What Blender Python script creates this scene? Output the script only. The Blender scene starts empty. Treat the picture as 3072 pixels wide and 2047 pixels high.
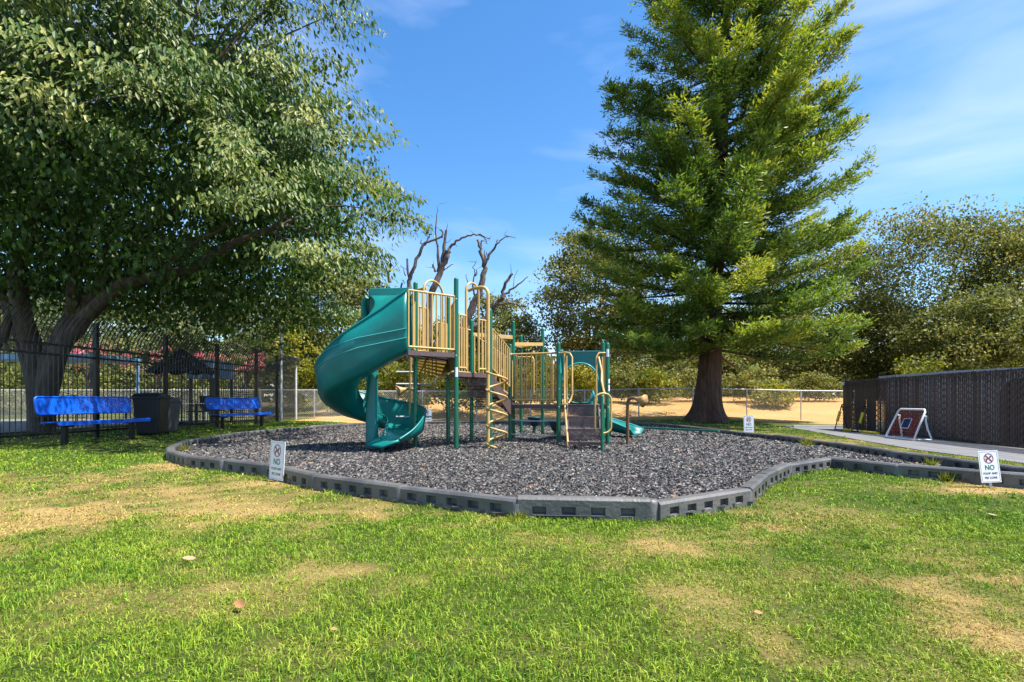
import bpy, math
import numpy as np
from mathutils import Vector
R = math.radians
rng = np.random.default_rng(11)
scene = bpy.context.scene

# ------------------------------------------------------------------ camera
EYE = 0.97                       # eye height
FPX, CX, HY = 1635.0, 1536.0, 1200.0
cd = bpy.data.cameras.new('camera'); cam = bpy.data.objects.new('camera', cd)
scene.collection.objects.link(cam); scene.camera = cam
cam.location = (0, 0, EYE); cam.rotation_euler = (R(90), 0, 0)
cd.sensor_width = 36; cd.lens = 36*FPX/3072; cd.shift_y = (HY-1023.5)/3072
cd.clip_start = 0.05; cd.clip_end = 2000

# ------------------------------------------------------------------ light
SUN_EL, SUN_AZ = 62.0, 106.0      # azimuth clockwise from +Y (away from the camera)
w = bpy.data.worlds.new('World'); scene.world = w; w.use_nodes = True
nt = w.node_tree; nt.nodes.clear()
out = nt.nodes.new('ShaderNodeOutputWorld'); bg = nt.nodes.new('ShaderNodeBackground')
sky = nt.nodes.new('ShaderNodeTexSky'); sky.sky_type = 'NISHITA'; sky.sun_disc = False
sky.sun_elevation = R(SUN_EL); sky.sun_rotation = R(SUN_AZ)
sky.air_density = 1.0; sky.dust_density = 0.5; sky.ozone_density = 3.0
hsv = nt.nodes.new('ShaderNodeHueSaturation'); hsv.inputs['Saturation'].default_value = 1.27
hsv.inputs['Value'].default_value = 0.89
tc = nt.nodes.new('ShaderNodeTexCoord'); mp = nt.nodes.new('ShaderNodeMapping')
mp.inputs['Rotation'].default_value = (0, R(12), R(20)); mp.inputs['Scale'].default_value = (1.6, 1.6, 6.5)
nz = nt.nodes.new('ShaderNodeTexNoise'); nz.inputs['Scale'].default_value = 1.5; nz.inputs['Detail'].default_value = 7
nz.inputs['Roughness'].default_value = 0.5; nz.inputs['Distortion'].default_value = 0.35
cr = nt.nodes.new('ShaderNodeValToRGB'); cr.color_ramp.elements[0].position = 0.43; cr.color_ramp.elements[1].position = 0.88
cr.color_ramp.elements[0].color = (0, 0, 0, 1); cr.color_ramp.elements[1].color = (0.62, 0.62, 0.62, 1)
mx = nt.nodes.new('ShaderNodeMix'); mx.data_type = 'RGBA'
mx.inputs[7].default_value = (3.6, 4.1, 5.4, 1)
L = nt.links.new
L(tc.outputs['Generated'], mp.inputs['Vector']); L(mp.outputs[0], nz.inputs['Vector']); L(nz.outputs['Fac'], cr.inputs[0])
L(sky.outputs[0], hsv.inputs['Color']); L(hsv.outputs[0], mx.inputs[6]); L(cr.outputs[0], mx.inputs[0])
L(mx.outputs[2], bg.inputs['Color']); bg.inputs['Strength'].default_value = 0.148; L(bg.outputs[0], out.inputs[0])
sd = bpy.data.lights.new('sun', 'SUN'); sd.energy = 4.9; sd.angle = R(0.55); sd.color = (1.0, 0.95, 0.86)
sun = bpy.data.objects.new('sun', sd); scene.collection.objects.link(sun)
sv = Vector((math.sin(R(SUN_AZ))*math.cos(R(SUN_EL)), math.cos(R(SUN_AZ))*math.cos(R(SUN_EL)), math.sin(R(SUN_EL))))
sun.rotation_euler = sv.to_track_quat('Z', 'Y').to_euler(); sun.location = (20, 20, 40)
vs = scene.view_settings; vs.view_transform = 'Standard'; vs.look = 'None'; vs.gamma = 1.0; vs.use_curve_mapping = False
vs.exposure = 1.0
scene.render.engine = 'CYCLES'
scene.cycles.max_bounces = 6; scene.cycles.transparent_max_bounces = 4; scene.cycles.diffuse_bounces = 4
scene.cycles.caustics_reflective = False; scene.cycles.caustics_refractive = False

# ------------------------------------------------------------------ helpers
def P(x, y, Y):                  # photograph pixel (3072 wide) at depth Y -> world point
    return np.array([(x-CX)/FPX*Y, Y, EYE+(HY-y)/FPX*Y])
def D(x, y, Y): return P(x*1.30556, y*1.30556, Y)

_tab = np.random.default_rng(3).random((256, 256))
def vnoise(x, y, s=0):
    x = np.asarray(x, float)+s*17.3+1000; y = np.asarray(y, float)+s*5.7+1000
    xi = np.floor(x).astype(int); yi = np.floor(y).astype(int); fx = x-xi; fy = y-yi
    fx = fx*fx*(3-2*fx); fy = fy*fy*(3-2*fy); T = lambda a, b: _tab[a % 256, b % 256]
    return (T(xi, yi)*(1-fx)+T(xi+1, yi)*fx)*(1-fy)+(T(xi, yi+1)*(1-fx)+T(xi+1, yi+1)*fx)*fy
def fbm(x, y, s=0, o=4):
    v = 0; a = 0.5; t = 0; f = 1.0
    for i in range(o):
        v = v+a*vnoise(np.asarray(x)*f, np.asarray(y)*f, s+i*3); t += a; a *= .5; f *= 2.03
    return v/t
def ss(t):
    t = np.clip(t, 0, 1); return t*t*(3-2*t)
def gz(x, y):                    # height of the ground
    x = np.asarray(x, float); y = np.asarray(y, float)
    left = 0.10*ss((-6.2-x)/2.2)
    mound = 0.27*np.exp(-((x-7.8)/4.2)**2-((y-23.6)/np.where(y < 23.6, 2.0, 3.5))**2)
    far = 0.85*ss((y-25.2)/6)*ss((22-np.abs(x-8))/8)+0.6*ss((y-29)/14)
    bumps = 0.03*(fbm(x*.5, y*.5, 2)-.5)*ss((11-y)/4)
    return left+mound+far+bumps

MATS = {}
def mk(name, col, rough=.5, var=.15, scale=6, bump=0, bscale=40, metal=0, spec=.5, col2=None, stretch=(1, 1, 1)):
    m = bpy.data.materials.new(name); m.use_nodes = True; n = m.node_tree.nodes; b = n['Principled BSDF']; l = m.node_tree.links.new
    t = n.new('ShaderNodeTexCoord'); p = n.new('ShaderNodeMapping'); p.inputs['Scale'].default_value = stretch
    z = n.new('ShaderNodeTexNoise'); z.inputs['Scale'].default_value = scale; z.inputs['Detail'].default_value = 7; z.inputs['Roughness'].default_value = .65
    c = n.new('ShaderNodeValToRGB'); c.color_ramp.elements[0].position = .3; c.color_ramp.elements[1].position = .7
    c1 = [x*(1-var) for x in col]; c2 = [min(1, x*(1+var)) for x in col] if col2 is None else col2
    c.color_ramp.elements[0].color = (*c1, 1); c.color_ramp.elements[1].color = (*c2, 1)
    l(t.outputs['Object'], p.inputs[0]); l(p.outputs[0], z.inputs['Vector']); l(z.outputs['Fac'], c.inputs[0]); l(c.outputs[0], b.inputs['Base Color'])
    b.inputs['Roughness'].default_value = rough; b.inputs['Metallic'].default_value = metal; b.inputs['Specular IOR Level'].default_value = spec
    if bump:
        z2 = n.new('ShaderNodeTexNoise'); z2.inputs['Scale'].default_value = bscale; z2.inputs['Detail'].default_value = 5
        k = n.new('ShaderNodeBump'); k.inputs['Strength'].default_value = bump; k.inputs['Distance'].default_value = .02
        l(p.outputs[0], z2.inputs['Vector']); l(z2.outputs['Fac'], k.inputs['Height']); l(k.outputs[0], b.inputs['Normal'])
    MATS[name] = m; return m
def leafmat(name, cols, trans=.35, rough=.42, spec=.4, tcol=None):
    m = bpy.data.materials.new(name); m.use_nodes = True; n = m.node_tree.nodes; b = n['Principled BSDF']; l = m.node_tree.links.new
    a = n.new('ShaderNodeAttribute'); a.attribute_name = 'tint'; c = n.new('ShaderNodeValToRGB')
    els = c.color_ramp.elements
    for i, q in enumerate(cols):
        e = els[i] if i < 2 else els.new(q[0])
        e.position = q[0]; e.color = (*q[1], 1)
    l(a.outputs['Fac'], c.inputs[0]); l(c.outputs[0], b.inputs['Base Color'])
    b.inputs['Roughness'].default_value = rough; b.inputs['Specular IOR Level'].default_value = spec
    tr = n.new('ShaderNodeBsdfTranslucent'); mxx = n.new('ShaderNodeMixShader'); mxx.inputs[0].default_value = trans
    hv = n.new('ShaderNodeHueSaturation'); hv.inputs['Hue'].default_value = .497; hv.inputs['Saturation'].default_value = 1.15; hv.inputs['Value'].default_value = 1.25
    l(c.outputs[0], hv.inputs['Color']); l(hv.outputs[0], tr.inputs['Color'])
    l(b.outputs[0], mxx.inputs[1]); l(tr.outputs[0], mxx.inputs[2]); l(mxx.outputs[0], n['Material Output'].inputs['Surface'])
    return m
def attrmat(name, attr='col', rough=.7, spec=.2, trans=0.0, bump=0):
    m = bpy.data.materials.new(name); m.use_nodes = True; n = m.node_tree.nodes; b = n['Principled BSDF']; l = m.node_tree.links.new
    a = n.new('ShaderNodeAttribute'); a.attribute_name = attr; src = a.outputs['Color']
    t = n.new('ShaderNodeTexCoord'); z = n.new('ShaderNodeTexNoise'); z.inputs['Scale'].default_value = 35; z.inputs['Detail'].default_value = 8; z.inputs['Roughness'].default_value = .75
    l(t.outputs['Object'], z.inputs['Vector'])
    if bump:
        mm = n.new('ShaderNodeMix'); mm.data_type = 'RGBA'; mm.blend_type = 'MULTIPLY'; mm.inputs[0].default_value = .8
        c = n.new('ShaderNodeValToRGB'); c.color_ramp.elements[0].position = .3; c.color_ramp.elements[0].color = (.45, .45, .4, 1)
        c.color_ramp.elements[1].position = .68; c.color_ramp.elements[1].color = (1.5, 1.5, 1.4, 1)
        l(z.outputs['Fac'], c.inputs[0]); l(src, mm.inputs[6]); l(c.outputs[0], mm.inputs[7]); src = mm.outputs[2]
        k = n.new('ShaderNodeBump'); k.inputs['Strength'].default_value = bump; k.inputs['Distance'].default_value = .03
        l(z.outputs['Fac'], k.inputs['Height']); l(k.outputs[0], b.inputs['Normal'])
    l(src, b.inputs['Base Color']); b.inputs['Roughness'].default_value = rough; b.inputs['Specular IOR Level'].default_value = spec
    if trans:
        tr = n.new('ShaderNodeBsdfTranslucent'); mxx = n.new('ShaderNodeMixShader'); mxx.inputs[0].default_value = trans
        l(src, tr.inputs['Color']); l(b.outputs[0], mxx.inputs[1]); l(tr.outputs[0], mxx.inputs[2]); l(mxx.outputs[0], n['Material Output'].inputs['Surface'])
    return m

def link(o): scene.collection.objects.link(o); return o
def root_of(o):
    while o.parent: o = o.parent
    return o
def origin(parent):
    return Vector((0, 0, 0)) if parent is None else root_of(parent).location
def tag(o, label=None, cat=None, group=None, kind=None):
    for k, v in (('label', label), ('category', cat), ('group', group), ('kind', kind)):
        if v: o[k] = v
    return o
def thing(name, label, cat, loc, group=None):
    o = bpy.data.objects.new(name, None); o.empty_display_size = .2; o.location = [float(c) for c in loc]; link(o)
    return tag(o, label, cat, group)

class MB:
    def __init__(s): s.v = []; s.f = []; s.sm = []
    def add(s, v, f, smooth=False):
        o = len(s.v); s.v += [tuple(float(c) for c in q) for q in v]; s.f += [tuple(i+o for i in q) for q in f]; s.sm += [smooth]*len(f); return s
    def hexa(s, p):              # 8 corners: bottom 4 ccw, top 4
        return s.add(p, [(3, 2, 1, 0), (4, 5, 6, 7), (0, 1, 5, 4), (1, 2, 6, 5), (2, 3, 7, 6), (3, 0, 4, 7)])
    def box(s, a, b):
        x0, y0, z0 = a; x1, y1, z1 = b
        return s.hexa([(x0, y0, z0), (x1, y0, z0), (x1, y1, z0), (x0, y1, z0), (x0, y0, z1), (x1, y0, z1), (x1, y1, z1), (x0, y1, z1)])
    def bar(s, a, b, wd, th, up=(0, 0, 1)):   # beam from a to b, wd across, th along up
        a = Vector(a); b = Vector(b); d = (b-a).normalized(); u = Vector(up)
        if abs(d.dot(u)) > .98: u = Vector((0, 1, 0))
        sd_ = d.cross(u).normalized(); u = sd_.cross(d)
        q = []
        for c in (a, b):
            q += [c-sd_*wd/2-u*th/2, c+sd_*wd/2-u*th/2, c+sd_*wd/2+u*th/2, c-sd_*wd/2+u*th/2]
        return s.hexa(q)
    def tube(s, pts, r, n=8, smooth=True, cap=True):
        pts = [Vector(p) for p in pts]; rs = r if hasattr(r, '__len__') else [r]*len(pts)
        vv = []; ff = []; pn = None
        for i, p in enumerate(pts):
            d = (pts[min(i+1, len(pts)-1)]-pts[max(i-1, 0)])
            d = d.normalized() if d.length > 1e-9 else Vector((0, 0, 1))
            if pn is None:
                a = Vector((1, 0, 0)) if abs(d.x) < .8 else Vector((0, 1, 0)); pn = (a-d*a.dot(d)).normalized()
            else:
                q = pn-d*pn.dot(d); pn = q.normalized() if q.length > 1e-6 else pn
            bn = d.cross(pn)
            for k in range(n):
                t = 2*math.pi*k/n; vv.append(p+(pn*math.cos(t)+bn*math.sin(t))*rs[i])
        for i in range(len(pts)-1):
            for k in range(n):
                a = i*n+k; b = i*n+(k+1) % n; ff.append((a, b, b+n, a+n))
        s.add(vv, ff, smooth)
        if cap:
            m = len(pts)-1
            s.add([vv[k] for k in range(n)], [tuple(range(n-1, -1, -1))]); s.add([vv[m*n+k] for k in range(n)], [tuple(range(n))])
        return s
    def post(s, x, y, z0, z1, r, n=14):       # round post with domed cap
        pr = [(r, z0), (r, z1-r*.9)]+[(r*math.cos(t)+.001, z1-r*.9+r*.9*math.sin(t)) for t in (R(25), R(50), R(75), R(90))]
        s.tube([(x, y, z) for _, z in pr], [q for q, _ in pr], n, True, False)
        return s
    def lathe(s, c, prof, n=20, axis=(0, 0, 1)):
        ax = Vector(axis).normalized(); c = Vector(c)
        s.tube([c+ax*h for _, h in prof], [q for q, _ in prof], n, True, False); return s
    def perf(s, p00, p10, p11, p01, nu, nv, hole=.55, margin=.0):  # sheet with square holes
        p00, p10, p11, p01 = [np.array(q, float) for q in (p00, p10, p11, p01)]
        B = lambda u, v: p00*(1-u)*(1-v)+p10*u*(1-v)+p11*u*v+p01*(1-u)*v
        for i in range(nu):
            for j in range(nv):
                u0, u1, v0, v1 = i/nu, (i+1)/nu, j/nv, (j+1)/nv; uc, vc = (u0+u1)/2, (v0+v1)/2
                o = [B(u0, v0), B(u1, v0), B(u1, v1), B(u0, v1)]
                q = [B(uc+(a-uc)*hole, vc+(b-vc)*hole) for a, b in ((u0, v0), (u1, v0), (u1, v1), (u0, v1))]
                s.add(o+q, [(0, 1, 5, 4), (1, 2, 6, 5), (2, 3, 7, 6), (3, 0, 4, 7)])
        return s
    def mesh(s, name, mat, off=(0, 0, 0)):
        me = bpy.data.meshes.new(name); ox, oy, oz = off
        me.from_pydata([(a-ox, b-oy, c-oz) for a, b, c in s.v], [], s.f)
        me.polygons.foreach_set('use_smooth', s.sm); me.materials.append(mat); me.update(); return me
    def build(s, name, mat, parent=None, solid=0, bevel=0):
        me = s.mesh(name, mat, origin(parent)); o = link(bpy.data.objects.new(name, me))
        if parent is not None: o.parent = parent
        if solid: md = o.modifiers.new('s', 'SOLIDIFY'); md.thickness = solid; md.offset = 0
        if bevel: md = o.modifiers.new('b', 'BEVEL'); md.width = bevel; md.segments = 2; md.limit_method = 'ANGLE'
        return o
def inst(name, me, parent, loc, rz=0, tilt=None):        # copy sharing mesh data; loc in world
    o = link(bpy.data.objects.new(name, me)); o.parent = parent
    o.location = Vector([float(c) for c in loc])-origin(parent)
    o.rotation_euler = (0, 0, rz) if tilt is None else tilt
    return o
def npmesh(name, V, Fc, mat, attrs=None, parent=None, smooth=False):
    V = np.asarray(V, np.float32); Fc = np.asarray(Fc, np.int32)
    if parent is not None: V = V-np.array(origin(parent), np.float32)
    me = bpy.data.meshes.new(name); k = Fc.shape[1]
    me.vertices.add(len(V)); me.vertices.foreach_set('co', V.ravel())
    me.loops.add(Fc.size); me.loops.foreach_set('vertex_index', Fc.ravel())
    me.polygons.add(len(Fc)); me.polygons.foreach_set('loop_start', np.arange(0, Fc.size, k, dtype=np.int32))
    me.polygons.foreach_set('use_smooth', np.full(len(Fc), smooth))
    for nm, (ty, data) in (attrs or {}).items():
        at = me.attributes.new(nm, ty, 'POINT')
        at.data.foreach_set('value' if ty == 'FLOAT' else 'color', np.asarray(data, np.float32).ravel())
    me.update(calc_edges=True); me.materials.append(mat)
    o = link(bpy.data.objects.new(name, me))
    if parent is not None: o.parent = parent
    return o
def nrm(a): return a/np.maximum(np.linalg.norm(a, axis=-1, keepdims=True), 1e-9)
def inpoly(x, y, poly):
    x = np.asarray(x); y = np.asarray(y); c = np.zeros(x.shape, bool); n = len(poly)
    for i in range(n):
        x0, y0 = poly[i]; x1, y1 = poly[(i+1) % n]
        if y0 == y1: continue
        c ^= ((y0 > y) != (y1 > y)) & (x < (x1-x0)*(y-y0)/(y1-y0)+x0)
    return c
def edgedist(x, y, poly):
    d = np.full(np.shape(x), 1e9)
    for i in range(len(poly)):
        a = np.array(poly[i]); b = np.array(poly[(i+1) % len(poly)]); e = b-a
        t = np.clip(((x-a[0])*e[0]+(y-a[1])*e[1])/(e@e), 0, 1)
        d = np.minimum(d, np.hypot(x-a[0]-t*e[0], y-a[1]-t*e[1]))
    return d

# ------------------------------------------------------------------ materials
GREEN = mk('green_post_paint', (.004, .125, .062), .28, .12, 3, spec=.5)
TAN = mk('tan_tube_paint', (.56, .36, .12), .38, .12, 5)
TANP = mk('tan_panel_paint', (.40, .28, .06), .45, .12, 3)
BROWN = mk('brown_coated_steel', (.11, .072, .07), .5, .2, 8, bump=.1, bscale=60)
TEAL = mk('teal_plastic', (.004, .185, .165), .38, .2, 1.6, bump=.03, bscale=14)
TEALR = mk('teal_plastic_highlight', (.06, .34, .34), .3, .1, 3)  # same teal made lighter: slide ridge highlights put into the colour, rims share it
GALV = mk('galvanised_steel', (.55, .56, .57), .5, .15, 6, metal=.2)
WIRE = mk('galvanised_wire', (.55, .56, .56), .5, .15, 6, metal=.1)
BLACKM = mk('black_metal', (.012, .012, .014), .4, .25, 5)
BLACKF = mk('black_fence_coat', (.014, .012, .013), .42, .3, 6)
SLAT = mk('dark_privacy_slat', (.062, .036, .031), .5, .5, 2.3, col2=(.15, .092, .078), stretch=(2, 2, .4))
BLUE = mk('blue_plastisol', (.004, .11, .62), .35, .12, 5)
BINB = mk('black_bin_plastic', (.014, .015, .018), .5, .2, 6, bump=.05)
BING = mk('grey_bin_plastic', (.075, .078, .082), .5, .2, 6, bump=.05)
BORD = mk('grey_border_plastic', (.068, .071, .080), .48, .28, 1.7, bump=.25, bscale=30, col2=(.165, .155, .143))
BHOLE = mk('socket_plastic', (.012, .012, .014), .7, .2, 5)
WHITE = mk('white_paint', (.78, .79, .8), .4, .05, 5)
SIGNW = mk('white_sign_sheet', (.80, .81, .84), .35, .04, 5)
PRG = mk('green_print', (.03, .17, .12), .5, .05, 5)
PRR = mk('red_print', (.30, .03, .06), .5, .05, 5)
PRD = mk('dark_print', (.05, .08, .08), .5, .05, 5)
REDNET = mk('red_net_cord', (.50, .045, .03), .7, .2, 8)
NAVY = mk('navy_net_cord', (.02, .04, .14), .7, .2, 8)
YEL = mk('yellow_pad', (.75, .55, .03), .5, .12, 6)
ORBARK = mk('redwood_bark', (.065, .032, .022), .9, .45, 3.0, bump=1.0, bscale=9, col2=(.17, .08, .05), stretch=(5, 5, .6))
BARK = mk('brown_bark', (.085, .06, .042), .85, .35, 3, bump=.8, bscale=12, col2=(.19, .14, .095), stretch=(2, 2, .7))
DBARK = mk('dark_furrowed_bark', (.05, .036, .026), .9, .4, 3, bump=1.0, bscale=11, col2=(.135, .10, .07), stretch=(3, 3, .7))
DEAD = mk('dead_wood', (.075, .052, .042), .85, .4, 4, bump=.9, bscale=14, col2=(.20, .16, .14), stretch=(3, 3, .8))
CONC = mk('asphalt_path', (.14, .14, .15), .9, .18, 2.5, bump=.35, bscale=26, col2=(.20, .20, .205), stretch=(2.5, .25, 1))
KERBM = mk('pale_concrete', (.55, .54, .5), .8, .1, 4, bump=.2)
DECKC = mk('pool_deck_concrete', (.20, .185, .165), .85, .15, 2, bump=.2)
BED = mk('mulch_base', (.035, .033, .034), .9, .5, 30, bump=1.0, bscale=60)
CLOTH = mk('dark_canopy_cloth', (.012, .012, .014), .8, .2, 5)
BCLOTH = mk('blue_canopy_cloth', (.10, .17, .26), .8, .2, 5)
SKYBLUE = mk('pale_blue_paint', (.16, .30, .46), .5, .1, 5)
SHEDW = mk('shed_wall', (.74, .74, .72), .7, .12, 3)
SHEDR = mk('shed_roof_metal', (.50, .51, .53), .5, .12, 3)
DRYLEAF = mk('dry_leaf', (.36, .17, .06), .7, .25, 20)
PALELEAF = mk('bleached_leaf', (.34, .24, .13), .7, .2, 20)

# ------------------------------------------------------------------ layout
PIT = [(-5.95, 9.5), (-5.45, 8.72), (-4.68, 7.95), (-3.9, 7.42), (-3.1, 6.9), (-2.1, 5.9), (-1.05, 5.17), (.05, 4.5), (1.13, 4.37), (2.15, 5.04),
       (2.75, 6.0), (3.5, 6.95), (4.5, 7.75), (4.88, 6.9), (5.35, 6.3), (5.75, 5.8), (6.15, 5.1), (6.45, 5.6), (6.2, 6.6), (6.12, 8.7), (6.2, 10.4), (6.1, 12.6), (5.8, 14.6), (5.55, 17.1),
       (4.95, 19.3), (3.2, 20.5), (0.5, 20.7), (-3.2, 20.6), (-5.2, 19.4), (-6.2, 16.9), (-6.7, 13.7), (-6.55, 10.9)]
PATH = [(7.7, 3.0), (7.8, 10.4), (8.3, 13.0), (9.1, 16.3), (9.6, 18.7), (10.6, 22.2), (13.5, 23.3), (30, 23.3), (30, 18), (11.2, 18.0), (10.75, 17.0), (10.1, 10.7), (9.75, 3.0)]
def FX(y): return 9.98+.115*(y-10.7)          # line of the slatted fence
def OX(y): return -9.62+.08*(y-12.6)          # line of the ornamental fence

def dryness(x, y):
    n = fbm(x*.9, y*.9, 1, 4); n2 = fbm(x*3.1, y*3.1, 9, 3)
    d = np.zeros(np.shape(x))
    for cx_, cy_, rx, ry, a in ((-3.7, 5.3, 2.5, 1.55, .88), (-1.5, 4.5, 1.1, .5, .75), (-1.4, 3.1, 1.1, .5, .34), (2.1, 2.65, .62, .55, 1.0), (2.35, 2.15, .6, .4, 1.0), (2.5, 3.0, .5, .35, .8), (5.4, 5.9, 1.0, .35, .9),
                                (1.2, 3.75, 1.1, .3, .55), (2.0, 4.3, .6, .25, .5), (-5.2, 8.1, .6, .5, .8), (7.0, 12.5, .8, 6, .75), (-4.9, 3.6, 1.5, 1.0, .6), (.2, 2.0, .5, .25, .05)):
        e = ((x-cx_)/rx)**2+((y-cy_)/ry)**2
        d = np.maximum(d, a*.84*np.exp(-e*.62))
    e = np.sqrt(d); n4 = fbm(x*7.5, y*7.5, 33, 3)
    d = d*1.02+e*((n-.5)*1.5+(n2-.5)*1.5+(n4-.5)*1.3)+np.clip(n-.57, 0, 1)*1.5+np.clip(n2-.6, 0, 1)*1.2-.06
    return np.clip(d, 0, 1)

# ------------------------------------------------------------------ ground sheet
xs = np.unique(np.concatenate([-np.geomspace(12, 900, 26), np.arange(-12, 9.01, .14), np.geomspace(9.2, 900, 60)]))
ys = np.unique(np.concatenate([[-60, -30, -15, -8, -4, -2], np.arange(-1, 12.01, .11), np.arange(12.2, 30, .25), np.geomspace(30, 1200, 40)]))
GX, GY = np.meshgrid(xs, ys, indexing='ij')
dr = dryness(GX, GY); n = fbm(GX*1.7, GY*1.7, 4)
def mixc(a, b, t): return np.array(a)*(1-t[..., None])+np.array(b)*t[..., None]
lawn = mixc((.035, .06, .012), (.08, .10, .02), n)
lawn = mixc((0, 0, 0), (1, 1, 1), np.ones_like(dr))*0+lawn*(1-dr[..., None])+mixc((.25, .165, .06), (.40, .28, .12), n)*dr[..., None]
n3 = fbm(GX*.35, GY*.35, 6)
n5 = fbm(GX*2.2, GY*1.1, 16, 4); field = mixc((.36, .20, .075), (.56, .35, .15), np.clip(n3*.5+n5*.8-.12, 0, 1))
edge = 22.3+.9*(n3-.5)+np.where(GX > 8, (GX-8)*.25*-1.2, 0)
tf = ss((GY-edge)/.7)*np.where(GX > -9.3, 1, 0)
tf = np.maximum(tf, ss((GY-25)/2)*ss((GX+11)/2))
col = lawn*(1-tf[..., None])+field*tf[..., None]
earth = mixc((.10, .075, .04), (.2, .15, .08), n3); te = ss((GY-36)/6)
col = col*(1-te[..., None])+earth*te[..., None]
V = np.stack([GX, GY, gz(GX, GY)], -1).reshape(-1, 3)
nx, ny = len(xs), len(ys); I = np.arange(nx*ny).reshape(nx, ny)
Fq = np.stack([I[:-1, :-1], I[1:, :-1], I[1:, 1:], I[:-1, 1:]], -1).reshape(-1, 4)
g = npmesh('ground', V, Fq, attrmat('turf_soil', bump=.6, rough=.9, spec=.1), {'col': ('FLOAT_COLOR', np.concatenate([col.reshape(-1, 3), np.ones((nx*ny, 1))], 1))}, smooth=True)
g['kind'] = 'structure'

def sheet(name, poly, z, mat, step=.25):
    import mathutils
    tri = mathutils.geometry.tessellate_polygon([[Vector((x, y, 0)) for x, y in poly]])
    m = MB(); m.add([(x, y, z) for x, y in poly], [tuple(t) for t in tri]); o = m.build(name, mat)
    for p in o.data.polygons:
        if p.normal.z < 0: p.flip()
    o['kind'] = 'structure'; return o
# pit floor, gently uneven
xs2 = np.arange(-7, 7, .12); ys2 = np.arange(4, 21, .12); A, B_ = np.meshgrid(xs2, ys2, indexing='ij')
ok = inpoly(A, B_, PIT) | (edgedist(A, B_, PIT) < .13)
def mz(x, y): return .03-.05*np.exp(-((x+2.6)/.7)**2-((y-9.6)/.5)**2)-.04*np.exp(-((x-1.35)/.6)**2-((y-9.9)/.4)**2)+.02*(fbm(x*2.6, y*2.6, 23)-.5)+.045*(fbm(x*.8, y*.8, 21)-.4)+.05*ss((.8-edgedist(x, y, PIT))/.8)*0
I = np.arange(A.size).reshape(A.shape); k = ok[:-1, :-1] & ok[1:, :-1] & ok[1:, 1:] & ok[:-1, 1:]
Fq = np.stack([I[:-1, :-1], I[1:, :-1], I[1:, 1:], I[:-1, 1:]], -1)[k]
used, inv = np.unique(Fq, return_inverse=True)
VV = np.stack([A, B_, np.maximum(mz(A, B_), gz(A, B_)+.006)], -1).reshape(-1, 3)[used]
mulch = npmesh('mulch_bed', VV, inv.reshape(Fq.shape), BED, smooth=True); mulch['kind'] = 'structure'
pth = sheet('path', PATH, .012, CONC)
kb = MB().box((9.75, 18.85, -.02), (14, 18.99, .09)).build('kerb', KERBM); kb['kind'] = 'structure'
pd = sheet('pool_deck', [(-60, 2), (-13.6, 2), (-12.8, 20), (-12.6, 23.6), (-60, 23.6)], .125, DECKC)

# ------------------------------------------------------------------ grass blades
def blades(NT, per, y0, y1, pw, hmin, hmax, wd, spread, xlim, seed):
    r = np.random.default_rng(seed); e = pw+1
    ty = (y0**e+r.random(NT)*(y1**e-y0**e))**(1/e); tx = (r.random(NT)*2-1)*(.94*ty+1.2)
    tcol = r.normal(0, .26, NT); th = .6+.7*r.random(NT); taz = r.random(NT)*6.28
    ti = np.repeat(np.arange(NT), per); N = len(ti); sp = spread*np.maximum(1, ty[ti]/4)
    x = tx[ti]+r.normal(0, 1, N)*sp; y = ty[ti]+r.normal(0, 1, N)*sp
    d = dryness(x, y); cl = fbm(x*3.5, y*3.5, 12, 3); big = fbm(x*.9, y*.9, 14, 3)
    keep = ~(inpoly(x, y, PIT)) & ~inpoly(x, y, PATH) & (x > xlim[0]) & (x < xlim[1])
    keep &= r.random(N) < (1-.3*d)
    keep &= ~((x > 9.5+.1*(y-18)) & (y > 4)) & (y < 22.6+.6*(cl-.5))
    keep &= edgedist(x, y, PIT) > .06
    x, y, d, cl, big, ti = [q[keep] for q in (x, y, d, cl, big, ti)]; M = len(x)
    near = np.exp(-np.maximum(edgedist(x, y, PIT)-.06, 0)/.06)
    h = (hmin+(hmax-hmin)*r.random(M))*th[ti]*(.45+1.1*cl)*(1-.4*d)*(1+.5*near)
    wv = wd*(.6+.7*r.random(M))*np.maximum(1, y/2.8)
    az = taz[ti]+r.normal(0, 1.1, M); lean = np.abs(r.normal(.55, .4, M))+d*.5
    ld = np.stack([np.cos(az), np.sin(az)], -1)
    fa = r.random(M)*np.pi; fd = np.stack([np.cos(fa), np.sin(fa)], -1)
    b = np.stack([x, y, gz(x, y)-.004], -1)
    wv3 = np.concatenate([fd*wv[:, None]*.5, np.zeros((M, 1))], 1)
    mid = b+np.concatenate([ld*(h*lean*.3)[:, None], (h*.6)[:, None]], 1)
    tip = b+np.concatenate([ld*(h*lean*1.05)[:, None], (h*np.clip(1.02-.35*lean, .3, 1))[:, None]], 1)
    V = np.stack([b-wv3, b+wv3, mid+wv3*.8, tip, mid-wv3*.8], 1).reshape(-1, 3)
    F1 = (np.arange(M)*5)[:, None]+np.array([[0, 1, 2, 4]]); F2 = (np.arange(M)*5)[:, None]+np.array([[4, 2, 3, 3]])
    gsel = np.clip(.1+.75*big+tcol[ti]+r.normal(0, .18, M), 0, 1)
    gcol = mixc((.075, .225, .012), (.40, .50, .045), gsel)
    sc = mixc((.38, .25, .06), (.66, .53, .18), r.random(M))
    isdry = np.clip(d*1.0+r.normal(0, .22, M), 0, 1)*(.3+.7*(r.random(M) < d*1.0+.06))
    c = gcol*(1-isdry[:, None])+sc*isdry[:, None]
    c *= (.65+.6*r.random(M))[:, None]
    C = np.repeat(np.concatenate([c, np.ones((M, 1))], 1), 5, 0)
    return V, F1, F2, C, M
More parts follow.
